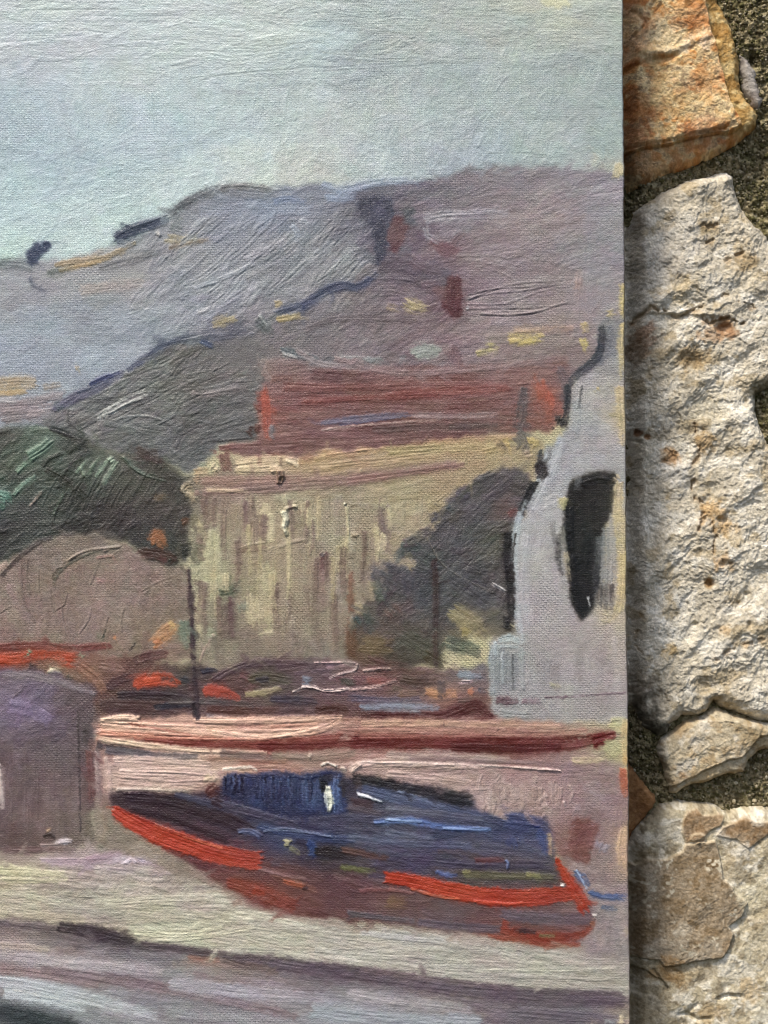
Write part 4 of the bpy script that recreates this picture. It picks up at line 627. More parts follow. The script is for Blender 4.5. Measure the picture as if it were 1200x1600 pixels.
patch([(346,1236),(346,1216),(362,1206),(400,1210),(430,1203),(470,1208),(500,1204),(532,1210),(538,1240),(540,1272),(500,1276),(450,1272),(410,1264),(370,1252)], (52,56,86), c2=(56,66,104), ang=86, stretch=(12, 2.2), warp=3, h=.5)
for i in range(120):                                          # upright bristle marks of the blue cabin, paler towards the window
    x = rng.uniform(350, 534); y0 = 1208 + rng.uniform(0, 14); y1 = min(1274, 1244 + (x - 350) * .18) - rng.uniform(0, 18)
    k = np.clip((x - 400) / 130, 0, 1) * .5 + rng.normal() * .22
    c = np.array((48, 52, 80)) * (1 - k) + np.array((104, 130, 178)) * k
    S([(x, y0), (x + rng.normal() * 1.5, (y0 + y1) / 2), (x + rng.normal() * 2, y1)], rng.uniform(1.6, 3.6), c, dry=.22, h=.9, cv=5)
patch([(496,1214),(516,1208),(520,1218),(500,1226)], (44,44,58), warp=1.5, blur=1.2); patch([(500,1220),(512,1220),(513,1238),(501,1238)], (28,27,32), warp=1, blur=1)
S([(374,1210),(400,1216),(430,1208)], 3, (38,44,74), dry=.3); S([(450,1212),(480,1216),(500,1210)], 4, (38,46,80), dry=.25); S([(500,1208),(524,1208)], 3, (40,48,86), dry=.2)
S([(328,1246),(370,1258),(420,1272),(466,1288)], 2.6, (112,114,136), dry=.25, h=1.1); S([(400,1296),(440,1294),(480,1300),(530,1306),(560,1304)], 3, (116,122,150), dry=.2, h=1.2)
for p, w, c, h in [([(190,1244),(250,1250),(330,1270),(400,1300)],[12,20,24,16],(62,47,52),.5),([(200,1262),(280,1284),(360,1316)],10,(58,42,48),.4),([(270,1240),(330,1256),(420,1278),(470,1290)],[8,12,14,10],(76,72,90),.6),([(320,1244),(336,1232),(346,1226)],[14,20,12],(84,46,46),.5),([(330,1250),(350,1260)],14,(62,44,52),.5),
                   ([(535,1216),(538,1250)],6,(56,52,58),.5),
                   ([(545,1216),(600,1226),(660,1238),(744,1250)],[14,18,18,14],(44,42,46),.6),([(680,1246),(730,1262)],14,(40,38,40),.5),([(556,1230),(620,1246),(700,1264),(756,1278)],[10,16,16,10],(84,94,122),.6),([(620,1236),(660,1248),(700,1262)],4,(120,132,158),.8),([(600,1262),(680,1270),(760,1280)],8,(104,106,122),.5),([(545,1254),(590,1258)],14,(72,56,60),.4),([(540,1260),(600,1272)],7,(96,88,96),.5),
                   ([(480,1284),(540,1278),(600,1280)],12,(80,80,100),.5),([(400,1290),(440,1300),(500,1308),(560,1312)],[6,10,14,12],(66,76,110),.6),([(410,1300),(430,1296),(480,1300),(520,1308)],[3,4,4,3],(120,130,156),1.1),([(580,1284),(640,1282),(690,1292),(770,1296)],[6,9,9,6],(96,120,174),.9),([(600,1280),(660,1284)],4,(140,164,204),1.1),([(690,1294),(770,1296)],4,(128,154,200),1.),([(540,1306),(640,1318),(740,1322)],9,(92,96,118),.6),([(600,1300),(680,1310)],7,(108,112,132),.6),([(780,1280),(820,1284),(856,1292)],[20,26,20],(68,76,112),.7),
                   ([(800,1300),(810,1330)],24,(74,82,118),.6),([(840,1292),(852,1320),(856,1340)],[10,14,10],(70,82,124),.6),([(858,1300),(860,1340)],5,(170,150,124),.5),([(830,1288),(840,1292),(850,1286)],3,(40,56,120),1.),([(640,1340),(720,1350),(860,1352)],12,(78,72,90),.5),([(740,1344),(790,1344)],7,(100,64,66),.5),
                   ([(370,1300),(390,1298),(410,1310)],[6,8,8],(100,112,146),1.1),([(440,1316),(460,1318)],[9,12],(178,168,124),1.1),([(452,1322),(470,1336)],8,(120,116,96),.6),([(480,1310),(490,1330),(478,1338)],12,(60,76,124),.7),([(490,1330),(520,1332),(560,1342)],[10,18,12],(50,42,44),.5),([(530,1326),(580,1336),(612,1342)],9,(96,68,62),.4),([(530,1354),(560,1358),(590,1362)],8,(108,108,70),.4),([(720,1366),(780,1368),(870,1370)],[8,10,8],(104,100,76),.5),([(720,1362),(740,1362)],6,(140,134,92),.5),([(820,1366),(846,1368)],6,(140,134,90),.5),([(680,1360),(700,1368),(718,1366)],[5,7,5],(96,110,158),.9),([(788,1342),(794,1348),(792,1360)],[4,4,3],(110,126,172),1.3),
                   ([(176,1270),(206,1290),(230,1306)],[8,9,5],(112,70,66),.5),([(216,1300),(250,1318),(290,1340)],[5,9,7],(120,64,54),.5),([(350,1376),(410,1396),(470,1420)],[14,26,18],(140,68,52),.4),([(390,1390),(420,1400)],16,(158,68,46),.4),([(420,1362),(460,1378),(500,1394)],9,(128,86,74),.5),([(440,1376),(480,1386)],6,(176,90,62),.6),([(470,1388),(484,1386)],7,(76,54,54),.4),([(400,1356),(440,1366),(480,1374)],5,(140,104,100),.7),([(560,1392),(600,1390),(650,1396)],5,(138,92,88),.8),([(600,1408),(640,1412)],16,(120,92,70),.3),([(540,1426),(600,1434),(650,1440)],7,(104,96,100),.4),
                   ([(650,1440),(720,1448),(800,1452)],[9,14,10],(102,92,100),.4),([(780,1428),(860,1436),(930,1436)],16,(108,96,102),.4),([(780,1452),(830,1464),(900,1462),(928,1446)],[9,16,14,6],(142,64,46),.4),([(820,1462),(880,1470)],10,(146,62,44),.4),([(760,1462),(840,1474),(910,1476)],6,(150,74,54),.4),([(800,1452),(840,1456)],6,(72,48,48),.3),([(840,1462),(870,1462)],5,(130,110,76),.3),([(920,1440),(932,1446)],6,(150,96,72),.4),([(780,1442),(800,1450)],14,(150,68,50),.3)]:
    S(p, w, c, dry=.24, h=h)
S([(512,1226),(514,1240),(516,1254),(514,1270)], [7,11,10,5], (226,224,204), dry=0, h=2.4, br=.7, part='paint_daub:painted_boat'); S([(508,1240),(510,1262)], 4, (190,196,196), h=1.4)
S([(556,1240),(572,1244),(598,1254)], [6,5,3], (206,208,212), dry=.1, h=1.6, part='paint_daub:painted_boat')
RED = dict(dry=0, h=.8, cv=6, soft=.3, rag=.7, dend=0, br=.7, fine=.6)
S([(174,1262),(200,1280),(240,1300),(300,1322),(360,1338),(418,1346)], [12,21,24,24,25,23], (196,56,32), c2=(206,66,42), part='paint_stroke:painted_boat', **RED)
S([(240,1288),(300,1310),(350,1326)], 4, (222,112,76), h=.9, dry=.3)
S([(186,1264),(260,1296),(330,1318)], 3, (150,44,30), h=.5, dry=.3)
S([(596,1370),(640,1376),(700,1390),(760,1400),(830,1402),(905,1394)], [14,17,20,22,22,16], (198,58,32), c2=(190,54,32), part='paint_stroke:painted_boat', **RED)
S([(640,1388),(680,1400),(720,1404)], 4, (222,96,62), h=1, dry=.2); S([(740,1408),(800,1412),(820,1410)], 4, (214,72,46), h=1, dry=.2)
S([(868,1338),(880,1362),(898,1390),(920,1424)], [5,14,20,16], (184,58,34), dry=.14, h=.9, part='paint_stroke:painted_boat')
S([(905,1410),(916,1430)], 15, (176,56,34), dry=.3, h=.6); S([(874,1382),(884,1383)], [4,4], (226,216,206), h=2, dry=0); S([(924,1430),(934,1430)], 3.5, (220,206,196), h=1.8, dry=.1)
S([(896,1360),(910,1372),(922,1388)], [8,12,8], (84,100,132), dry=.35, h=.7, part='painted_quay'); S([(918,1392),(940,1400),(986,1402)], [6,9,10], (74,94,134), dry=.3, h=.6); S([(938,1416),(955,1420),(966,1424)], [5,7,5], (86,98,122), dry=.4)
S([(900,1358),(918,1390)], 3, (150,170,196), h=1, dry=.3)

patch([(300,1352),(360,1388),(430,1424),(540,1444),(640,1452),(560,1456),(440,1438),(350,1402),(296,1364)], (146,126,114), dry=.45, op=.75, ang=20, warp=5, blur=4)
patch([(650,1446),(760,1466),(880,1480),(940,1470),(900,1486),(760,1478),(650,1460)], (150,132,122), dry=.45, op=.7, ang=5, warp=5, blur=4)
patch([(886,1298),(910,1284),(934,1292),(930,1320),(918,1350),(898,1350),(888,1330)], (118,78,72), c2=(126,88,82), dry=.1)
# mast ---------------------------------------------------------------------------------------------------
S([(294,884),(298,940),(302,1010),(304,1060),(310,1128)], [3,5,7,8,8], (62,46,50), dry=.2, h=.5, part='painted_mast'); S([(303,1095),(308,1126)], 8, (50,42,46), dry=.2)
S([(691,1128),(694,1140)], 6, (96,70,68), dry=.4); S([(778,1138),(779,1142)], 4, (52,44,44))

for pts, n, sp, an in [([(560,290),(420,296),(340,300),(262,344),(176,380)],36,7,-15),([(600,284),(760,264),(930,268)],30,7,-8),([(200,585),(270,534),(340,522),(420,500)],26,7,-25),([(404,560),(410,620),(404,690)],22,8,80),([(440,560),(640,574),(880,560)],30,7,-2),([(350,710),(540,704),(760,680)],26,6,-4),([(840,576),(850,640),(810,690)],20,10,80),
    ([(620,860),(690,800),(780,735)],44,12,-40),([(600,900),(580,950),(545,1010)],34,12,75),([(296,750),(306,800),(300,870),(302,980)],34,8,70),([(90,836),(160,838),(230,872),(290,880)],30,7,10),([(60,666),(140,690),(240,716),(300,760)],26,7,20),([(310,1040),(420,1034),(560,1036),(700,1040)],30,8,0),([(0,1012),(180,1030),(300,1040)],24,9,0),
    ([(290,1350),(380,1404),(560,1446),(800,1474),(900,1476)],44,7,10),([(0,1350),(120,1336),(250,1345)],30,9,0),([(134,1090),(150,1180),(156,1300)],24,8,85),([(0,1436),(200,1470),(420,1502),(640,1530),(900,1556)],50,7,8),([(540,1214),(740,1250),(866,1290)],24,7,12)]:
    blend(pts, n, sp, ang=an)
smear(200)
smear(420, 20, 5, .5)
ripple()
# small broken colour over everything, so that no passage is flat
for k, (sc, am) in enumerate([(70, 3), (22, 3.5), (7, 3)]):
    for ch in range(3):
        COL[..., ch] += (vn(XX / sc + 31 * ch + 7 * k, YY / (sc * .8) + 13 * ch, k + ch) - .5) * am
    COL += ((vn(XX / sc + 57, YY / (sc * .7) + 3, k + 2) - .5) * am * 1.4)[..., None]
HGT += (fbm(XX / 5, YY / 5, 3, 2) - .5) * .3
def tone(name, sat, add):
    m = np.isin(PID, [k for k, v in enumerate(PARTS) if name in v.split(':')[:1]]).astype(np.float32)
    for _ in range(2):
        for ax in (0, 1): m = (np.roll(m, 1, ax) + m + np.roll(m, -1, ax)) / 3
    l_ = (COL * np.array((.3, .59, .11), np.float32)).sum(-1, keepdims=True)
    COL[:] = COL + m[..., None] * ((l_ - COL) * (1 - sat) + np.array(add, np.float32))
tone('painted_sky', .74, (0, 1, -2)); tone('painted_far_hill', np.clip(.68 + .25 * (XX[..., None] - 540) / 100, .68, .93), (3, 4, 3)); tone('painted_near_hill', .72, (0, 1, -2)); tone('painted_house_wall', .97, (6, 2, 1)); tone('painted_roof', .84, (4, 4, 3)); tone('painted_dark_tree', .9, (-5, -7, -9))
tone('painted_tower', .8, (8, 4, 1)); tone('tower_window', .8, (-15, -15, -14)); tone('painted_green_tree', .78, (-6, -9, -10)); tone('painted_bush', 1.0, (7, 2, 1)); tone('painted_pillar', .72, (8, 3, 0)); tone('painted_water', .9, (8, 6, 6)); tone('painted_sand', .9, (8, 6, 4)); tone('painted_quay', 1.0, (4, 0, -1)); tone('painted_boat', .94, (-3, -5, -4)); tone('painted_harbour', .98, (-3, -5, -5))
lum = (COL * np.array((.3, .59, .11), np.float32)).sum(-1, keepdims=True)
sat = COL.max(-1, keepdims=True) - COL.min(-1, keepdims=True)
COL[:] = lum + (COL - lum) * (.9 - .06 * np.clip(sat / 110, 0, 1)); COL[..., 0] -= 14 * np.clip((COL[..., 0] - COL[..., 1] - 70) / 50, 0, 1)
COL[:] = (COL - 128) * 1.07 + 128            # the whole range of the palette, lights to near black
np.clip(COL, 8, 245, out=COL)
for _ in range(400):                          # bare patches belong to the passage they lie in
    z = PID == 0
    if not z.any(): break
    for dj, di in ((0, 1), (0, -1), (1, 0), (-1, 0)):
        q = np.roll(np.roll(PID, dj, 0), di, 1)
        if di == 1: q[:, 0] = PID[:, 0]
        if di == -1: q[:, -1] = PID[:, -1]
        if dj == 1: q[0] = PID[0]
        if dj == -1: q[-1] = PID[-1]
        PID[:] = np.where((PID == 0) & z, q, PID)
# ---------------------------------------------------------------- helpers
def lin(c):
    c = np.asarray(c, np.float32) / 255.0
    return np.where(c <= .04045, c / 12.92, ((c + .055) / 1.055) ** 2.4)

def tag(o, label=None, cat=None, group=None, kind=None):
    if label: o['label'] = label
    if cat: o['category'] = cat
    if group: o['group'] = group
    if kind: o['kind'] = kind
    return o

def empty(name, loc):
    o = bpy.data.objects.new(name, None); coll.objects.link(o); o.location = loc; o.empty_display_size = .05
    return o

def grid_mesh(name, P, quads, mat, parent, attrs=None, smooth=True):
    """one mesh object from vertices P (n,3) and quads (m,4), vertices no quad uses are dropped"""
    used, inv = np.unique(quads, return_inverse=True)
    q = inv.reshape(quads.shape).astype(np.int32)
    me = bpy.data.meshes.new(name)
    me.vertices.add(len(used)); me.vertices.foreach_set('co', np.ascontiguousarray(P[used], dtype=np.float32).ravel())
    k = q.shape[1]
    me.loops.add(q.size); me.loops.foreach_set('vertex_index', q.ravel())
    me.polygons.add(len(q)); me.polygons.foreach_set('loop_start', np.arange(0, q.size, k, dtype=np.int32))
    if smooth: me.polygons.foreach_set('use_smooth', np.ones(len(q), bool))
    me.update(calc_edges=True)
    for an, (kind, data) in (attrs or {}).items():
        a = me.attributes.new(an, kind, 'POINT')
        d = data[used]
        if kind == 'FLOAT_COLOR':
            d = np.concatenate([d, np.ones((len(d), 1), np.float32)], 1)
            a.data.foreach_set('color', np.ascontiguousarray(d, dtype=np.float32).ravel())
        else: a.data.foreach_set('value', np.ascontiguousarray(d, dtype=np.float32))
    o = bpy.data.objects.new(name, me); coll.objects.link(o)
    me.materials.append(mat)
    if parent: o.parent = parent
    return o

def grid_quads(h, w):
    i = np.arange(h * w).reshape(h, w)
    return np.stack([i[:-1, :-1], i[1:, :-1], i[1:, 1:], i[:-1, 1:]], -1)      # (h-1, w-1, 4), facing the camera

class NT_:
    def __init__(s, name):
        s.m = bpy.data.materials.new(name); s.m.use_nodes = True
        s.n = s.m.node_tree.nodes; s.l = s.m.node_tree.links
        s.b = s.n['Principled BSDF']
    def add(s, t, **kw):
        n = s.n.new(t)
        for k, v in kw.items():
            if k.startswith('i_'):
                k = k[2:]; n.inputs[int(k) if k.isdigit() else k.replace('_', ' ')].default_value = v
            else: setattr(n, k, v)
        return n
    def math(s, op, a, b=None, c=None):
        n = s.n.new('ShaderNodeMath'); n.operation = op
        for i, v in enumerate((a, b, c)):
            if v is None: continue
            if isinstance(v, (int, float)): n.inputs[i].default_value = v
            else: s.l.new(v, n.inputs[i])
        return n.outputs[0]

# ---------------------------------------------------------------- materials
def paint_material():
    t = NT_('oil_paint_on_linen')
    geo = t.add('ShaderNodeTexCoord')
    sep = t.add('ShaderNodeSeparateXYZ'); t.l.new(geo.outputs['Object'], sep.inputs[0])
    nz = t.add('ShaderNodeTexNoise', i_Scale=420.0, i_Detail=2.0); t.l.new(geo.outputs['Object'], nz.inputs['Vector'])
    nsep = t.add('ShaderNodeSeparateColor'); t.l.new(nz.outputs['Color'], nsep.inputs[0])
    p = 3.7 * PX
    k = math.pi / p
    def coord(axis, ch, amp):
        d = t.math('MULTIPLY', t.math('SUBTRACT', nsep.outputs[ch], .5), amp)
        return t.math('MULTIPLY', t.math('ADD', sep.outputs[axis], d), k)
    zx = coord(0, 0, p * 1.5); zz = coord(2, 1, p * 1.1)
    sx = t.math('SINE', zx); sz = t.math('SINE', zz)
    ax = t.math('POWER', t.math('ABSOLUTE', sx), .7); az = t.math('POWER', t.math('ABSOLUTE', sz), .7)
    # plain weave: weft and warp take turns on top
    chk = t.math('GREATER_THAN', t.math('MULTIPLY', t.math('SINE', t.math('MULTIPLY', zx, 1.0)), t.math('SINE', t.math('MULTIPLY', zz, 1.0))), 0)
    weft = t.math('MULTIPLY', az, t.math('ADD', t.math('MULTIPLY', chk, .55), .42))
    warp = t.math('MULTIPLY', ax, t.math('SUBTRACT', .86, t.math('MULTIPLY', chk, .5)))
    weave = t.math('MAXIMUM', weft, warp)
    # single threads differ
    nt = t.add('ShaderNodeTexNoise', i_Scale=1.0, i_Detail=3.0)
    mp = t.add('ShaderNodeMapping'); mp.inputs['Scale'].default_value = (200, 200, 1200); t.l.new(geo.outputs['Object'], mp.inputs[0]); t.l.new(mp.outputs[0], nt.inputs['Vector'])
    grain = t.add('ShaderNodeTexNoise', i_Scale=2600.0, i_Detail=3.0, i_Roughness=.6); t.l.new(geo.outputs['Object'], grain.inputs['Vector'])
    thin = t.add('ShaderNodeAttribute', attribute_name='thin')
    col = t.add('ShaderNodeAttribute', attribute_name='col')
    pn = t.add('ShaderNodeTexNoise', i_Scale=45.0, i_Detail=3.0); t.l.new(geo.outputs['Object'], pn.inputs['Vector'])
    pr = t.add('ShaderNodeMapRange', i_1=.32, i_2=.68, i_3=.25, i_4=1.5); t.l.new(pn.outputs['Fac'], pr.inputs[0])
    amt = t.math('MULTIPLY', t.math('ADD', t.math('MULTIPLY', thin.outputs['Fac'], .46), .15), pr.outputs[0])
    hgt = t.math('ADD', t.math('MULTIPLY', t.math('ADD', weave, t.math('MULTIPLY', nt.outputs['Fac'], .6)), amt), t.math('MULTIPLY', grain.outputs['Fac'], .85))
    bump = t.add('ShaderNodeBump', i_Strength=1.0, i_Distance=.00022); t.l.new(hgt, bump.inputs['Height'])
    t.l.new(bump.outputs[0], t.b.inputs['Normal'])
    # thin paint misses the hollows of the weave: the sized linen shows as a paler or darker grain
    hollow = t.math('SUBTRACT', .55, weave)
    f = t.math('MULTIPLY', t.math('MULTIPLY', t.math('MAXIMUM', hollow, 0.0), .75), thin.outputs['Fac'])
    mx = t.add('ShaderNodeMix', data_type='RGBA'); t.l.new(f, mx.inputs[0]); t.l.new(col.outputs['Color'], mx.inputs[6]); mx.inputs[7].default_value = (.30, .255, .17, 1)
    # pigment is never mixed evenly
    gm = t.add('ShaderNodeMix', data_type='RGBA', blend_type='MULTIPLY'); gm.inputs[0].default_value = 1.0
    rr = t.add('ShaderNodeMapRange', i_1=.3, i_2=.7, i_3=.86, i_4=1.12); t.l.new(grain.outputs['Fac'], rr.inputs[0])
    t.l.new(mx.outputs[2], gm.inputs[6]); t.l.new(rr.outputs[0], gm.inputs[7])
    t.l.new(gm.outputs[2], t.b.inputs['Base Color'])
    rg = t.add('ShaderNodeMapRange', i_1=0.0, i_2=1.0, i_3=.27, i_4=.58); t.l.new(thin.outputs['Fac'], rg.inputs[0]); t.l.new(rg.outputs[0], t.b.inputs['Roughness'])
    t.b.inputs['Specular IOR Level'].default_value = .34
    return t.m

def linen_material():
    t = NT_('raw_linen_edge')
    geo = t.add('ShaderNodeTexCoord')
    n1 = t.add('ShaderNodeTexNoise', i_Scale=90.0, i_Detail=5.0); t.l.new(geo.outputs['Object'], n1.inputs['Vector'])
    r = t.add('ShaderNodeValToRGB'); r.color_ramp.elements[0].color = (.12, .09, .06, 1); r.color_ramp.elements[1].color = (.34, .28, .18, 1)
    r.color_ramp.elements[0].position = .35; r.color_ramp.elements[1].position = .7
    t.l.new(n1.outputs['Fac'], r.inputs[0]); t.l.new(r.outputs[0], t.b.inputs['Base Color'])
    wv = t.add('ShaderNodeTexNoise', i_Scale=1300.0, i_Detail=2.0); t.l.new(geo.outputs['Object'], wv.inputs['Vector'])
    b = t.add('ShaderNodeBump', i_Strength=.8, i_Distance=.0002); t.l.new(wv.outputs['Fac'], b.inputs['Height']); t.l.new(b.outputs[0], t.b.inputs['Normal'])
    t.b.inputs['Roughness'].default_value = .85
    return t.m

def wood_material():
    t = NT_('pine_stretcher')
    geo = t.add('ShaderNodeTexCoord'); mp = t.add('ShaderNodeMapping'); mp.inputs['Scale'].default_value = (60, 60, 9); t.l.new(geo.outputs['Object'], mp.inputs[0])
    n1 = t.add('ShaderNodeTexNoise', i_Scale=3.0, i_Detail=6.0); t.l.new(mp.outputs[0], n1.inputs['Vector'])
    r = t.add('ShaderNodeValToRGB'); r.color_ramp.elements[0].color = (.28, .17, .08, 1); r.color_ramp.elements[1].color = (.52, .36, .2, 1)
    t.l.new(n1.outputs['Fac'], r.inputs[0]); t.l.new(r.outputs[0], t.b.inputs['Base Color']); t.b.inputs['Roughness'].default_value = .7
    return t.m

def rock_material(name, grain=.35, bump=.00025, spec=.25, rough=.8):
    t = NT_(name)
    geo = t.add('ShaderNodeTexCoord'); col = t.add('ShaderNodeAttribute', attribute_name='col')
    n1 = t.add('ShaderNodeTexNoise', i_Scale=900.0, i_Detail=5.0, i_Roughness=.7); t.l.new(geo.outputs['Object'], n1.inputs['Vector'])
    n2 = t.add('ShaderNodeTexNoise', i_Scale=2400.0, i_Detail=3.0, i_Roughness=.7); t.l.new(geo.outputs['Object'], n2.inputs['Vector'])
    v = t.add('ShaderNodeTexVoronoi', i_Scale=1100.0); t.l.new(geo.outputs['Object'], v.inputs['Vector'])
    m = t.add('ShaderNodeMix', data_type='RGBA', blend_type='MULTIPLY'); m.inputs[0].default_value = 1.0
    rr = t.add('ShaderNodeMapRange', i_1=.3, i_2=.7, i_3=1 - grain, i_4=1 + grain * .7)
    s = t.math('ADD', t.math('MULTIPLY', n1.outputs['Fac'], .5), t.math('MULTIPLY', n2.outputs['Fac'], .5))
    t.l.new(s, rr.inputs[0]); t.l.new(col.outputs['Color'], m.inputs[6]); t.l.new(rr.outputs[0], m.inputs[7]); t.l.new(m.outputs[2], t.b.inputs['Base Color'])
    h = t.math('ADD', t.math('MULTIPLY', n1.outputs['Fac'], 1.0), t.math('ADD', t.math('MULTIPLY', n2.outputs['Fac'], .5), t.math('MULTIPLY', v.outputs['Distance'], .35)))
    b = t.add('ShaderNodeBump', i_Strength=1.0, i_Distance=bump * 1.8); t.l.new(h, b.inputs['Height']); t.l.new(b.outputs[0], t.b.inputs['Normal'])
    t.b.inputs['Roughness'].default_value = rough; t.b.inputs['Specular IOR Level'].default_value = spec
    return t.m

M_paint = paint_material(); M_linen = linen_material(); M_wood = wood_material()
M_stone = rock_material('rough_limestone'); M_smooth = rock_material('flaked_limestone', grain=.28, bump=.00014); M_mortar = rock_material('mossy_mortar', grain=.5, bump=.0005, rough=.95, spec=.1)

# ---------------------------------------------------------------- the painting
THETA = 0.0075
painting = empty('painting', ((986.3 - 600) * PX, 0, CAM_Z + (800 - 1774) * PX))
painting.rotation_euler = (0, -THETA, 0)          # hangs a hair out of plumb
tag(painting, 'unframed oil painting on canvas showing a blue boat and hills, against the stone wall', 'painting')

ex_l = np.linspace(-430, CX0, 18)[:-1]; ex_t = np.linspace(-230, CY0, 10)[:-1]; ex_b = np.linspace(CY1, 1774, 8)[1:]
nx0, ny0, ny1 = len(ex_l), len(ex_t), len(ex_b)
gxe = np.concatenate([ex_l, GX]); gye = np.concatenate([ex_t, GY, ex_b])
pad2 = ((ny0, ny1), (nx0, 0))
He = np.pad(HGT, pad2, mode='edge'); Te = np.pad(THIN, pad2, mode='edge'); Pe = np.pad(PID, pad2, mode='edge')
Ce = np.pad(COL, pad2 + ((0, 0),), mode='edge')
Xe, Ye = np.meshgrid(gxe, gye)
H0, W0 = Xe.shape
PHT = 2.2                                        # relief: one height unit = one photo pixel
R_E = 3.5                                        # soft fold of the canvas over the stretcher
dE = np.clip(Xe - (979 - R_E), 0, R_E)
fold = R_E - np.sqrt(np.maximum(R_E ** 2 - dE ** 2, 0))
def wav(y): return (fbm(np.asarray(y) / 90., np.asarray(y) * 0 + 3., 3, 1) - .5) * 3.2 + (vn(np.asarray(y) / 9., np.asarray(y) * 0 + 8., 2) - .5) * .9
P = np.stack([(Xe - 979 + wav(Ye) * sstep(880, 979, Xe)) * PX, fold * PX - He * PHT * PX, (1774 - Ye) * PX], -1).reshape(-1, 3)
alb = np.clip(lin(Ce.reshape(-1, 3)) / KLIT, 0.004, .85)
quads = grid_quads(H0, W0)
pq = Pe[:-1, :-1]
ke = np.clip((Xe.reshape(-1, 1) - 976.6) / 1.6, 0, 1) * .8; alb = alb * (1 - ke) + lin((84, 66, 46)) * ke      # shade of the turned-away fold, put into the colour as a brown line
LABELS = {'painted_sky': 'pale blue grey sky of the picture', 'painted_far_hill': 'grey and mauve far hills', 'painted_near_hill': 'dark grey near hill', 'painted_green_tree': 'dark green tree with pale green strokes',
          'painted_bush': 'taupe rounded bush', 'painted_house_wall': 'ochre house front', 'painted_roof': 'brick red roof', 'painted_dark_tree': 'dark grey tree before the house', 'painted_tower': 'pale grey tower',
          'painted_harbour': 'harbour strip of red and purple strokes', 'painted_quay': 'peach and pink quay', 'painted_pillar': 'purple pillar', 'painted_sand': 'pale sand foreground', 'painted_water': 'grey water in the foreground',
          'painted_boat': 'navy blue boat with a brown hull', 'painted_mast': 'thin dark mast'}
objs = {}
order = sorted(range(len(PARTS)), key=lambda k: ':' in PARTS[k])
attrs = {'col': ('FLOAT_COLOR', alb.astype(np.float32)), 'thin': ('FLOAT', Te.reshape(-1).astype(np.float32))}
for k in order:
    sel = pq == k
    if not sel.any(): continue
    nm = PARTS[k]
    par = painting
    if ':' in nm:
        nm, pn = nm.split(':'); par = objs.get(pn, painting)
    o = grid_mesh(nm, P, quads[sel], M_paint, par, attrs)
    objs.setdefault(nm, o)
    if nm in LABELS: o['label'] = LABELS[nm]

def box_mesh(name, x0, x1, y0, y1, z0, z1, mat, parent, bev=0.0):
    import bmesh
    bm = bmesh.new(); bmesh.ops.create_cube(bm, size=1)
    for v in bm.verts: v.co = Vector(((x0 + x1) / 2 + v.co.x * (x1 - x0), (y0 + y1) / 2 + v.co.y * (y1 - y0), (z0 + z1) / 2 + v.co.z * (z1 - z0)))
    if bev: bmesh.ops.bevel(bm, geom=bm.edges[:], offset=bev, segments=2, affect='EDGES')
    me = bpy.data.meshes.new(name); bm.to_mesh(me); bm.free(); me.materials.append(mat)
    o = bpy.data.objects.new(name, me); coll.objects.link(o); o.parent = parent
    return o

TH = 88 * PX
zT = (1774 + 230) * PX; xL = (-430 - 979) * PX
# turned-over right edge of the linen, a little wavy
zz = np.linspace(0, zT, 1200); yy = np.linspace(R_E * PX, TH, 12)
A, B = np.meshgrid(yy, zz)
E_ = np.stack([wav(1774 - B / PX) * PX, A, B], -1).reshape(-1, 3)
qq = grid_quads(len(zz), len(yy)).reshape(-1, 4)[:, ::-1]
grid_mesh('canvas_edge', E_, qq, M_linen, painting)
bw = 190 * PX
for (a, b, c, d) in ((-bw, -.0006, .0006, zT - .0006), (xL, xL + bw, .0006, zT - .0006), (xL + bw, -bw, zT - bw, zT - .0006), (xL + bw, -bw, .0006, bw)):
    box_mesh('stretcher_bar', a, b, .0022, TH - .001, c, d, M_wood, painting, .0008)

# ---------------------------------------------------------------- the stone wall
WALL_Y = 0.0245                                   # mean face of the stones
WS = PX * (CAM_D + WALL_Y) / CAM_D
wall = empty('stone_wall', (0, WALL_Y + .06, CAM_Z - .25))
tag(wall, 'rough limestone rubble wall with dark mossy mortar beside the painting', 'wall')
wo = np.array(wall.location)
def wp(x, y, h):                                 # photo pixel on the wall + height towards the viewer (px) -> wall local
    return np.stack([(x - 600) * WS, WALL_Y - h * PX, CAM_Z + (800 - y) * WS], -1) - wo

def poly_dist(x, y, poly):
    pl = np.asarray(poly, float); n = len(pl)
    d = np.full(x.shape, 1e9); ins = np.zeros(x.shape, bool)
    for k in range(n):
        a = pl[k]; b = pl[(k + 1) % n]; e = b - a
        t = np.clip(((x - a[0]) * e[0] + (y - a[1]) * e[1]) / (e @ e + 1e-9), 0, 1)
        d = np.minimum(d, (x - a[0] - t * e[0]) ** 2 + (y - a[1] - t * e[1]) ** 2)
        if abs(e[1]) > 1e-9: ins ^= ((a[1] > y) != (b[1] > y)) & (x < e[0] * (y - a[1]) / e[1] + a[0])
    d = np.sqrt(d)
    return np.where(ins, d, -d)

def line_dist(x, y, pts):
    pts = np.asarray(pts, float); d = np.full(x.shape, 1e9)
    for a, b in zip(pts[:-1], pts[1:]):
        e = b - a; t = np.clip(((x - a[0]) * e[0] + (y - a[1]) * e[1]) / (e @ e + 1e-9), 0, 1)
        d = np.minimum(d, (x - a[0] - t * e[0]) ** 2 + (y - a[1] - t * e[1]) ** 2)
    return np.sqrt(d)

def ridged(x, y, o, k): return 1 - np.abs(fbm(x, y, o, k) - .5) * 2.6

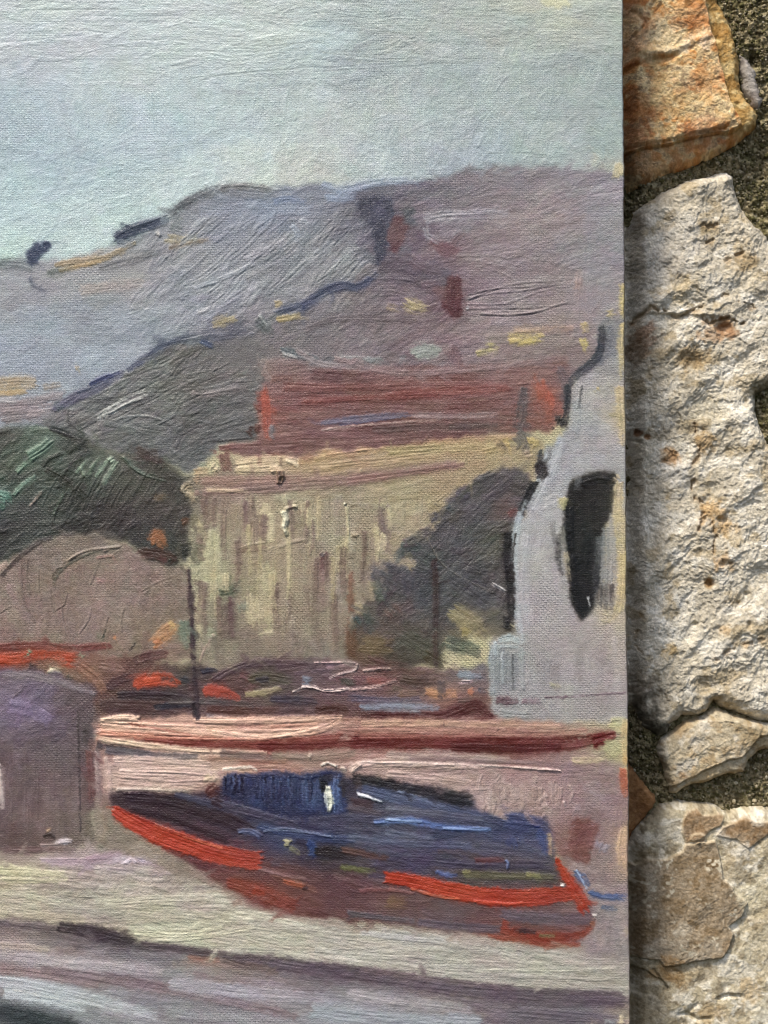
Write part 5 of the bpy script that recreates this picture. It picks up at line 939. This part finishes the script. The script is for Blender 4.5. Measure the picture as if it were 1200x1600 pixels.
def rock_relief(x, y, amp=1.0, seed=0):
    x = x + seed * 37.7; y = y + seed * 91.3
    wx = (fbm(x / 60, y / 60, 3, 1) - .5) * 26; wy = (fbm(x / 60 + 40, y / 60, 3, 2) - .5) * 26
    u = ((x + wx) * .77 - (y + wy) * .64); v = ((x + wx) * .64 + (y + wy) * .77)      # strata run up to the right
    h = (fbm(x / 150, y / 150, 3, 0) - .5) * 26
    h = h + (fbm(u / 80, v / 34, 3, 3) - .5) * 10
    cr = sstep(.45, .68, fbm(x / 90, y / 90, 2, 2)); h = h + (ridged(u / 30, v / 15, 3, 4) - .5) * 3.0 * cr
    h = h + (fbm(x / 12, y / 9, 3, 5) - .5) * (1.4 + 2.4 * cr)
    h = h + (fbm(x / 3.8, y / 3.8, 2, 2) - .5) * 2.3
    t = fbm(u / 52 + 7, v / 34, 5, 1) * 11; f = t - np.floor(t)                       # broken flakes: flat treads, crisp risers
    h = h + (np.floor(t) + sstep(.78, 1.0, f)) * 2.0 - 10
    return h * amp

def mixc(c, k, col): return c * (1 - k[..., None]) + np.array(col, np.float32) * k[..., None]

def stone(poly, colour, relief, H=46, R=26, step=1.25, warp=5, mat=None, label=None, seed=0):
    pl = np.asarray(poly, float)
    xs = np.arange(pl[:, 0].min() - 12, pl[:, 0].max() + 12, step); ys = np.arange(pl[:, 1].min() - 12, pl[:, 1].max() + 12, step)
    x, y = np.meshgrid(xs, ys)
    d = poly_dist(x, y, poly) + (fbm(x / 22 + seed, y / 22, 4, 1) - .5) * 2 * warp + (fbm(x / 6 + seed, y / 6, 2, 3) - .5) * 3
    t = np.clip(d / R, 0, 1)
    prof = np.sqrt(np.clip(1 - (1 - t) ** 2, 0, 1))
    h = -H + H * prof + np.minimum(d, 0) * 6
    c, hr = np.zeros(x.shape + (3,), np.float32), None
    hr = relief(x, y, d)
    h = h + hr * (.35 + .65 * prof)
    c = colour(x, y, d, hr)
    q = grid_quads(*x.shape)
    dm = np.maximum(np.maximum(d[:-1, :-1], d[1:, 1:]), np.maximum(d[1:, :-1], d[:-1, 1:]))
    q = q[dm > -4]
    return tag(grid_mesh('stone', wp(x, y, h).reshape(-1, 3), q, mat or M_stone, wall, {'col': ('FLOAT_COLOR', lin(np.clip(c, 3, 250)).reshape(-1, 3).astype(np.float32))}), label)

def spots(x, y, c, lst):
    for (px, py, r, col, k) in lst:
        n = (fbm(x / 9 + px, y / 9 + py, 3, 2) - .5) * 1.5
        dd = np.hypot((x - px), (y - py)) / r + n
        c = mixc(c, .8 * k * (1 - sstep(.3, 1.15, dd)), col)
    return c

# -- rust-coloured stone at the top, a slab lying on an ochre layer
A_all = [(880,-90),(1000,-110),(1098,-100),(1118,-40),(1124,0),(1137,15),(1150,43),(1157,76),(1161,134),(1178,162),(1189,176),(1188,194),(1157,225),(1105,250),(1057,264),(1022,282),(977,299),(900,318),(870,200)]
A_slab = [(860,-120),(1085,-110),(1096,-30),(1099,0),(1106,41),(1115,63),(1126,108),(1139,160),(1159,197),(1140,206),(1090,214),(1040,226),(960,240),(860,250)]
def A_rel(x, y, d):
    ds = poly_dist(x, y, A_slab) + (fbm(x / 14, y / 14, 3, 2) - .5) * 5
    h = rock_relief(x, y, .55, 3) + 17 * sstep(-2.2, 1.6, ds)
    r = ((x - 975) * .45 + (y - 205))                                   # the face folds away below its lower ledge
    h = h - 26 * sstep(0, 75, y - 212 + (x - 1060) * .12) - 14 * sstep(40, 0, x - 975) * sstep(120, 250, y) - 30 * sstep(24, -6, x - 975)
    for pts, w, k in (([(975,112),(1010,100),(1045,92),(1080,74),(1118,62)],5,6), ([(985,20),(1010,40),(1030,10)],3,5), ([(975,232),(1030,226),(1080,214),(1130,204)],4,7), ([(1020,5),(1008,44),(990,60)],3,5)):
        h = h - k * np.exp(-(line_dist(x + WRXs(x, y), y, pts) / w) ** 2)
    h = h + 6 * np.exp(-(line_dist(x, y + 3 * np.sin(x / 17), [(1000,86),(1060,80),(1112,66)]) / 7) ** 2)
    return h
def WRXs(x, y): return (fbm(x / 16, y / 16, 3, 5) - .5) * 10
def A_col(x, y, d, h):
    n = fbm(x / 34, y / 26, 5, 1); m = fbm(x / 13 + 9, y / 11, 4, 4); g = fbm(x / 4, y / 4, 3, 0)
    c = np.zeros(x.shape + (3,), np.float32) + np.array((214, 182, 132), np.float32)
    c = mixc(c, sstep(.42, .6, n), (198, 142, 86)); c = mixc(c, sstep(.46, .62, m) * .8, (236, 216, 172)); c = mixc(c, sstep(.54, .68, fbm(x / 24 + 5, y / 20 + 3, 4, 2)) * .65, (176, 106, 58))
    c = spots(x, y, c, [(1082,30,34,(196,142,96),.8),(1060,20,16,(214,176,128),.8),(1025,45,30,(206,190,158),.7),(985,20,26,(176,144,116),.7),(985,70,26,(180,138,108),.6),(1050,66,30,(222,206,170),.8),(1100,70,14,(224,206,184),.9),(1068,82,10,(232,220,196),.9),
        (1105,130,36,(192,146,100),.8),(1060,130,30,(214,196,160),.7),(1030,110,20,(150,124,84),.6),(1050,165,40,(196,176,132),.7),(1095,195,18,(220,200,162),.7),(1000,165,34,(150,106,70),.7),(985,210,26,(156,98,64),.8),(1010,245,40,(182,136,98),.6),(1100,215,40,(160,118,88),.7),(1000,270,40,(160,138,110),.7),(1060,245,30,(176,150,118),.6)])
    vein = np.exp(-(np.abs((y - 78) + (x - 1040) * .32 + (n - .5) * 40) / 7) ** 2); c = mixc(c, vein * .6, (226, 208, 176))
    c = mixc(c, sstep(.58, .7, m) * .5 * sstep(.4, .6, g), (92, 70, 48))
    ds = poly_dist(x, y, A_slab) + (fbm(x / 14, y / 14, 3, 2) - .5) * 5
    oc = np.zeros_like(c) + np.array((176, 142, 86), np.float32); oc = mixc(oc, sstep(.45, .65, m), (206, 182, 130)); oc = mixc(oc, sstep(.5, .7, n) * .6, (150, 112, 58))
    k = sstep(2, -2, ds) * sstep(0, 1, (x - 1080) / 20.) * sstep(215, 195, y)
    c = c * (1 - k[..., None]) + oc * k[..., None]
    c = c * np.array((1.03, 1.02, 1.0), np.float32) + ((g - .5) * 60)[..., None]
    return c
stone(A_all, A_col, A_rel, H=60, R=16, label='rust and cream stone with a sharp slab edge at the top of the wall')

# -- small grey stone wedged at its right
def plain_col(base, lo, hi, am=50, sc=30):
    def f(x, y, d, h):
        n = fbm(x / sc, y / sc, 4, 1); m = fbm(x / (sc * .4), y / (sc * .4), 4, 3); g = fbm(x / 4, y / 4, 3, 0)
        c = np.zeros(x.shape + (3,), np.float32) + np.array(base, np.float32)
        c = mixc(c, sstep(.5, .68, n), hi); c = mixc(c, sstep(.5, .66, m) * .6, lo)
        return c + ((g - .5) * am)[..., None]
    return f
stone([(1157,76),(1166,82),(1175,88),(1186,105),(1192,130),(1197,156),(1190,166),(1176,162),(1163,136)], plain_col((140,132,124), (120,110,104), (168,160,150), 30), lambda x, y, d: rock_relief(x, y, .35, 9) - 14, H=40, R=14, label='small grey stone wedged beside the rust stone')

# -- the large cream stone
C_all = [(890,360),(960,338),(992,320),(1048,290),(1074,277),(1110,268),(1141,261),(1153,270),(1158,303),(1174,336),(1186,349),(1206,364),(1226,400),(1232,560),(1212,600),(1189,618),(1186,640),(1196,668),(1206,690),(1226,720),(1240,900),(1236,1060),(1215,1130),(1191,1132),(1157,1118),(1128,1108),(1121,1099),(1113,1114),(1098,1124),(1070,1124),(1054,1137),(1050,1153),(1030,1156),(1008,1140),(994,1110),(940,1100),(880,1080)]
C_cr = [([(992,506),(1004,492),(1016,477),(1040,488),(1056,499),(1074,491),(1098,478)],3.2,7),([(1096,500),(1112,503),(1126,501),(1140,494),(1150,503),(1160,505)],3.5,8),([(1086,662),(1090,690),(1091,712),(1081,728)],2.6,6),([(1084,752),(1087,768),(1094,785),(1101,797),(1098,808),(1093,826)],3,7),([(1110,820),(1118,840),(1116,862),(1130,878),(1142,882)],3,5),
        ([(1102,380),(1112,374),(1128,366),(1134,364)],3,4.5),([(1095,355),(1104,352),(1116,354)],4,4.5),([(1138,408),(1146,402),(1165,396),(1180,398)],3.5,5),([(1130,460),(1150,468),(1180,480)],2.5,4),([(1000,1020),(996,980),(1002,960)],2,3),([(1120,1030),(1150,1010),(1190,1000)],4,4),([(1040,720),(1058,724)],3,4),([(1046,700),(1056,716)],2.5,4)]
C_hole = [(1130,512,12,9,9),(1110,912,7,6,9),(1000,675,5,5,8),(1013,682,5,4,7),(1003,690,4,3,6),(1128,812,9,5,7),(1085,566,16,12,5),(1171,975,4,6,6),(1087,975,4,3,5),(1168,928,4,3,5),(1131,882,8,5,6),(1154,942,3,3,5)]
def C_rel(x, y, d):
    h = rock_relief(x, y, 1.0, 5)
    h = h - 34 * sstep(24, -6, x - 988) - 14 * sstep(90, 0, x - 985) - 10 * sstep(420, 300, y) * sstep(1110, 1000, x)
    wx = WRXs(x, y)
    br_ = sstep(.36, .56, fbm(x / 11, y / 11, 3, 4)); w2 = (fbm(x / 7 + 9, y / 7, 3, 2) - .5) * 12
    for pts, w, k in C_cr: h = h - 1.1 * k * br_ * np.exp(-(line_dist(x + wx * .6 + w2, y + wx * .5 - w2, pts) / (w * .8)) ** 2)
    h = h + 9 * sstep(2.5, -2.5, (y - 492) + (x - 1060) * -.06 + wx * .8) * np.exp(-((x - 1060) / 70.) ** 2) * np.exp(-((y - 470) / 40.) ** 2)   # ledge above the long crack
    for (a, b, rx, ry, k) in C_hole: h = h - 1.5 * k * np.exp(-(((x - a + wx * .4) / rx) ** 2 + ((y - b + wx * .3) / ry) ** 2))
    u = (x - 1090 + wx * .5)
    h = h - 7 * sstep(-3, 3, -u) * sstep(640, 690, y) * sstep(900, 760, y)                                 # the left half lies a flake lower
    return h
def C_col(x, y, d, h):
    n = fbm(x / 70, y / 60, 4, 2); m = fbm(x / 22 + 4, y / 18, 4, 4); g = fbm(x / 3.4, y / 3.4, 3, 1)
    c = np.zeros(x.shape + (3,), np.float32) + np.array((210, 200, 178), np.float32)
    c = mixc(c, sstep(.45, .65, n), (220, 212, 194)); c = mixc(c, sstep(.55, .38, n) * .6, (186, 176, 156)); c = mixc(c, sstep(.54, .68, m) * .6, (234, 228, 213)); c = mixc(c, sstep(.58, .72, fbm(x / 30 + 70, y / 24, 4, 3)) * .55, (172, 152, 116))
    c = spots(x, y, c, [(1135,514,20,(150,104,66),.9),(1110,520,22,(172,128,88),.6),(1084,560,28,(140,114,76),.8),(1062,452,26,(176,154,112),.7),(1010,520,22,(156,112,82),.7),(995,545,26,(120,88,62),.6),(1050,712,16,(186,136,84),.9),(1102,690,20,(178,138,84),.7),(1100,660,12,(160,134,92),.7),(1108,800,22,(198,156,100),.8),(1132,826,20,(190,150,96),.8),(1130,880,18,(186,146,98),.7),(1048,1020,14,(178,146,92),.8),(1135,985,10,(188,150,100),.6),(1110,912,9,(120,84,44),.9),(1000,675,7,(130,84,50),.9),(1013,682,6,(140,94,56),.8),
        (1162,410,24,(150,128,92),.8),(1105,355,12,(130,116,84),.7),(1060,740,28,(226,222,214),.7),(1040,670,26,(216,212,202),.5),(1060,380,50,(186,180,170),.6),(1030,420,50,(170,164,154),.6),(1170,440,26,(216,204,176),.6),(1170,900,40,(224,216,196),.6),(1110,640,40,(206,196,168),.5),(1110,440,16,(226,220,206),.6)])
    c = spots(x, y, c, [(1004,1085,30,(104,92,76),.8),(1010,1130,34,(70,66,54),.9),(1030,1142,22,(66,64,52),.9),(1000,1050,20,(140,128,110),.6),(1196,612,26,(86,82,62),.9),(1188,640,14,(84,80,60),.8),(1000,345,26,(120,112,100),.6)])
    br_ = sstep(.36, .56, fbm(x / 11, y / 11, 3, 4)); w2 = (fbm(x / 7 + 9, y / 7, 3, 2) - .5) * 12; wx = WRXs(x, y)
    for pts, w, k in C_cr: c = mixc(c, .45 * br_ * np.exp(-(line_dist(x + wx * .6 + w2, y + wx * .5 - w2, pts) / (w * 1.5)) ** 2), (146, 116, 80))
    return c + ((g - .5) * 62)[..., None]
stone(C_all, C_col, C_rel, H=56, R=24, warp=4, label='largest stone, cream limestone with brown hollows')

# -- layered cream stone below it
D_ledge = [(1040,1242),(1055,1231),(1082,1216),(1109,1201),(1128,1194),(1146,1186),(1161,1184),(1190,1150)]
D_all = [(1033,1155),(1056,1140),(1072,1126),(1098,1120),(1121,1106),(1150,1118),(1191,1130),(1236,1142),(1228,1168),(1192,1176),(1176,1192),(1166,1210),(1146,1214),(1126,1219),(1106,1230),(1084,1233),(1060,1246),(1050,1244),(1046,1228),(1040,1200),(1030,1172)]
def D_rel(x, y, d):
    up = [(1020,1130),(1240,1120),(1240,1150)] + D_ledge[::-1] + [(1020,1260)]
    ds = poly_dist(x, y, up) + (fbm(x / 10, y / 10, 3, 2) - .5) * 4
    return rock_relief(x, y, .7, 8) + 9 * sstep(-1.6, 1.6, ds) - 12
def D_col(x, y, d, h):
    c = plain_col((190,176,148), (170,146,110), (206,196,176), 56, 24)(x, y, d, h)
    c = spots(x, y, c, [(1090,1160,24,(206,196,176),.6),(1066,1140,20,(176,150,112),.7),(1180,1150,30,(150,126,84),.6),(1070,1214,10,(190,150,110),.6),(1160,1170,20,(172,154,124),.6),(1110,1215,30,(186,162,120),.7)])
    return c
stone(D_all, D_col, D_rel, H=50, R=11, warp=3, label='layered cream stone under the largest stone')

# -- small brown stone half behind the canvas
stone([(940,1200),(985,1200),(996,1210),(1028,1249),(1029,1259),(1014,1282),(994,1306),(985,1330),(940,1340)], plain_col((150,108,68), (118,80,48), (176,134,90), 34, 40), lambda x, y, d: rock_relief(x, y, .25, 12) - 22 - 16 * sstep(1030, 985, x), H=34, R=9, warp=1.5, mat=M_smooth, label='small smooth brown stone half behind the canvas')

# -- flaked grey stone at the bottom
F_all = [(900,1350),(985,1318),(996,1300),(1014,1279),(1044,1260),(1062,1253),(1092,1257),(1120,1262),(1141,1270),(1180,1264),(1236,1264),(1250,1400),(1250,1640),(1180,1700),(900,1700)]
F_pl = [([(970,1356),(996,1353),(1012,1345),(1030,1345),(1048,1339),(1066,1330),(1072,1318),(1090,1315),(1118,1314),(1126,1340),(1130,1372),(1146,1392),(1168,1412),(1158,1432),(1140,1448),(1146,1460),(1140,1480),(1132,1494),(1110,1499),(1084,1502),(1060,1508),(1036,1512),(1030,1500),(960,1500)],7),
        ([(1068,1282),(1075,1268),(1090,1264),(1098,1274),(1110,1274),(1124,1272),(1132,1276),(1124,1290),(1110,1298),(1098,1312),(1072,1318),(1064,1300)],4),
        ([(1118,1306),(1132,1292),(1150,1284),(1164,1276),(1180,1284),(1204,1282),(1210,1300),(1180,1318),(1170,1326),(1150,1312)],3),
        ([(1075,1312),(1082,1302),(1094,1300),(1103,1304),(1102,1316),(1084,1318)],4), ([(960,1520),(1010,1518),(1036,1534),(1044,1546),(1030,1560),(960,1556)],-6)]
def F_layers(x, y):
    w = (fbm(x / 12, y / 12, 3, 2) - .5) * 5
    return [poly_dist(x, y, p) + w for p, k in F_pl]
def F_rel(x, y, d):
    h = rock_relief(x, y, .42, 15)
    for (p, k), ds in zip(F_pl, F_layers(x, y)): h = h + k * sstep(-1.6, 1.6, ds)
    h = h - 32 * sstep(24, -6, x - 988) - 12 * sstep(70, 0, x - 985)
    wx = WRXs(x, y)
    for pts, w, k in (([(1122,1560),(1140,1556),(1156,1556)],3,6), ([(1022,1518),(1034,1534),(1044,1546)],2.5,5), ([(1074,1584),(1090,1594),(1110,1592)],3,5), ([(1062,1586),(1074,1584),(1090,1570)],3,4)):
        h = h - k * np.exp(-(line_dist(x + wx * .3, y + wx * .3, pts) / w) ** 2)
    return h
def F_col(x, y, d, h):
    n = fbm(x / 50, y / 40, 4, 0); m = fbm(x / 14 + 4, y / 12, 4, 3); g = fbm(x / 3.2, y / 3.2, 3, 1)
    c = np.zeros(x.shape + (3,), np.float32) + np.array((186, 174, 146), np.float32)
    c = mixc(c, sstep(.46, .6, m), (214, 206, 186)); c = mixc(c, sstep(.5, .66, n) * .6, (158, 142, 112)); c = mixc(c, sstep(.55, .68, fbm(x / 9, y / 9, 3, 4)) * .5, (110, 98, 76))
    L = F_layers(x, y)
    pc = np.zeros_like(c) + np.array((150, 133, 108), np.float32); pc = mixc(pc, sstep(.45, .65, n), (160, 146, 124)); pc = mixc(pc, sstep(.52, .68, fbm(x / 20, y / 16, 4, 5)) * .6, (122, 100, 70)); pc = mixc(pc, sstep(.56, .66, fbm(x / 7, y / 6, 3, 0)) * sstep(.45, .62, fbm(x / 40, y / 30, 3, 1)) * .85, (206, 196, 172))
    k = sstep(-2, 2, L[0]); c = c * (1 - k[..., None]) + pc * k[..., None]
    br = np.zeros_like(c) + np.array((146, 124, 96), np.float32); br = mixc(br, sstep(.45, .65, m) * .6, (130, 102, 70))
    for q in (1, 2, 3):
        k = sstep(-2, 2, L[q]); c = c * (1 - k[..., None]) + br * k[..., None]
    rim = np.zeros(x.shape)
    for q in (0, 1, 2, 3): rim = np.maximum(rim, np.exp(-((L[q] - .5) / 1.6) ** 2))
    c = mixc(c, rim * .5, (206, 190, 160))
    c = spots(x, y, c, [(1050,1300,24,(206,198,180),.7),(1030,1320,20,(196,186,166),.6),(1135,1310,18,(220,214,200),.8),(1160,1330,20,(224,218,204),.8),(1184,1276,18,(222,216,202),.7),(1020,1280,24,(124,114,92),.7),(1010,1335,18,(104,88,62),.7),(1062,1452,15,(206,200,184),.6),(1020,1430,9,(196,188,170),.6),(1012,1490,14,(176,164,142),.5),(1180,1400,34,(206,196,166),.7),(1190,1480,34,(212,202,174),.7),(1150,1530,34,(196,186,162),.6),
        (1040,1515,26,(150,112,66),.7),(1060,1528,20,(146,116,76),.6),(1170,1550,24,(160,130,84),.6),(1110,1580,26,(150,124,86),.7),(1012,1560,22,(150,138,112),.6),(1196,1580,26,(214,206,180),.7),(1135,1475,12,(130,104,72),.6),(1000,1400,26,(124,108,84),.6)])
    return c + ((g - .5) * 62)[..., None]
stone(F_all, F_col, F_rel, H=50, R=20, warp=3, mat=M_smooth, label='flaked grey brown stone at the foot of the wall')

# -- stones further along the wall, outside the photograph's edge
far = [([(1262,-80),(1400,-100),(1430,60),(1400,300),(1300,330),(1250,250),(1240,80)], (186,170,140)), ([(1275,380),(1420,350),(1500,560),(1480,900),(1400,1080),(1300,1060),(1270,760)], (190,180,156)), ([(1276,1180),(1400,1120),(1520,1200),(1500,1560),(1330,1600),(1282,1420)], (170,150,116)),
       ([(960,-420),(1120,-430),(1230,-330),(1210,-150),(1080,-130),(940,-150)], (182,166,138)), ([(1240,-420),(1400,-400),(1440,-160),(1300,-120),(1250,-200)], (160,140,110)), ([(940,1740),(1180,1730),(1270,1800),(1240,1960),(1000,1980)], (180,166,140)), ([(1290,1650),(1480,1620),(1500,1900),(1320,1940)], (190,176,150))]
for i, (p, c) in enumerate(far):
    stone(p, plain_col(c, tuple(v - 34 for v in c), tuple(min(235, v + 22) for v in c), 50, 34), (lambda s: lambda x, y, d: rock_relief(x, y, .9, 20 + s))(i), H=50, R=26, step=4, warp=6)

# -- mortar bed with moss
xs = np.unique(np.concatenate([np.arange(-700, 960, 40.), np.arange(960, 1260, 1.5), np.arange(1260, 1620, 12.)]))
ys = np.unique(np.concatenate([np.arange(-560, -20, 24.), np.arange(-20, 1320, 1.5), np.arange(1320, 2060, 24.)]))
mx_, my_ = np.meshgrid(xs, ys)
mh = -40 + (fbm(mx_ / 60, my_ / 60, 3, 1) - .5) * 22 + (fbm(mx_ / 9, my_ / 9, 4, 2) - .5) * 16 + (vn(mx_ / 3.2, my_ / 3.2, 3) - .5) * 6
mh = mh - 18 * sstep(1020, 990, mx_) + 16 * sstep(1120, 1180, mx_) * sstep(240, 180, my_) - 26 * np.exp(-(((mx_ - 1180) / 9) ** 2 + ((my_ - 88) / 12) ** 2))
mh = mh + 22 * np.exp(-(((mx_ - 1206) / 26) ** 2 + ((my_ - 645) / 60) ** 2))
n = fbm(mx_ / 24, my_ / 24, 4, 0); m = fbm(mx_ / 6, my_ / 6, 3, 4)
mc = np.zeros(mx_.shape + (3,), np.float32) + np.array((136, 124, 96), np.float32)
mc = mixc(mc, sstep(.42, .6, n), (112, 106, 72)); mc = mixc(mc, sstep(.5, .64, m) * .8, (164, 152, 122)); mc = mixc(mc, sstep(.52, .4, m) * .7, (90, 82, 60)); mc = mc * 1.1
mort = grid_mesh('mortar', wp(mx_, my_, mh).reshape(-1, 3), grid_quads(*mx_.shape).reshape(-1, 4), M_mortar, wall, {'col': ('FLOAT_COLOR', lin(np.clip(mc, 3, 250)).reshape(-1, 3).astype(np.float32))})
tag(mort, 'dark mossy mortar between the stones')

# -- sand grains and moss crumbs standing in the mortar: one uncountable mass
ico_v = np.array([(0,0,1),(.894,0,.447),(.276,.851,.447),(-.724,.526,.447),(-.724,-.526,.447),(.276,-.851,.447),(.724,.526,-.447),(-.276,.851,-.447),(-.894,0,-.447),(-.276,-.851,-.447),(.724,-.526,-.447),(0,0,-1)])
ico_f = np.array([(0,1,2),(0,2,3),(0,3,4),(0,4,5),(0,5,1),(1,6,2),(2,7,3),(3,8,4),(4,9,5),(5,10,1),(6,7,2),(7,8,3),(8,9,4),(9,10,5),(10,6,1),(11,7,6),(11,8,7),(11,9,8),(11,10,9),(11,6,10)])
g2 = np.random.default_rng(4)
zones = [(1110,-30,1230,90,900),(1150,60,1230,350,900),(975,225,1170,330,800),(1180,590,1232,700,250),(985,1100,1056,1260,700),(1050,1165,1232,1275,1300)]
V, F, Cc = [], [], []
for (a, b, c_, d_, nn) in zones:
    for _ in range(nn):
        x = g2.uniform(a, c_); y = g2.uniform(b, d_)
        i = min(np.searchsorted(xs, x), len(xs) - 1); j = min(np.searchsorted(ys, y), len(ys) - 1)
        r = g2.uniform(.9, 2.6) if g2.random() < .9 else g2.uniform(2.6, 4.4)
        base = wp(np.array(x), np.array(y), np.array(mh[j, i] + r * .3))
        vv = ico_v * (r * PX) * g2.uniform(.7, 1.25, (1, 3)) * g2.uniform(.82, 1.15, (12, 1)) + base
        F.append(ico_f + 12 * len(V)); V.append(vv)
        k = g2.random()
        col = (96, 92, 60) if k < .35 else (138, 128, 98) if k < .75 else (172, 160, 132) if k < .95 else (196, 186, 160)
        Cc.append(np.repeat(lin(np.array([col]) * g2.uniform(.8, 1.15)), 12, 0))
tag(grid_mesh('mortar_grit', np.concatenate(V), np.concatenate(F), M_mortar, wall, {'col': ('FLOAT_COLOR', np.concatenate(Cc).astype(np.float32))}), None, None, None, 'stuff')
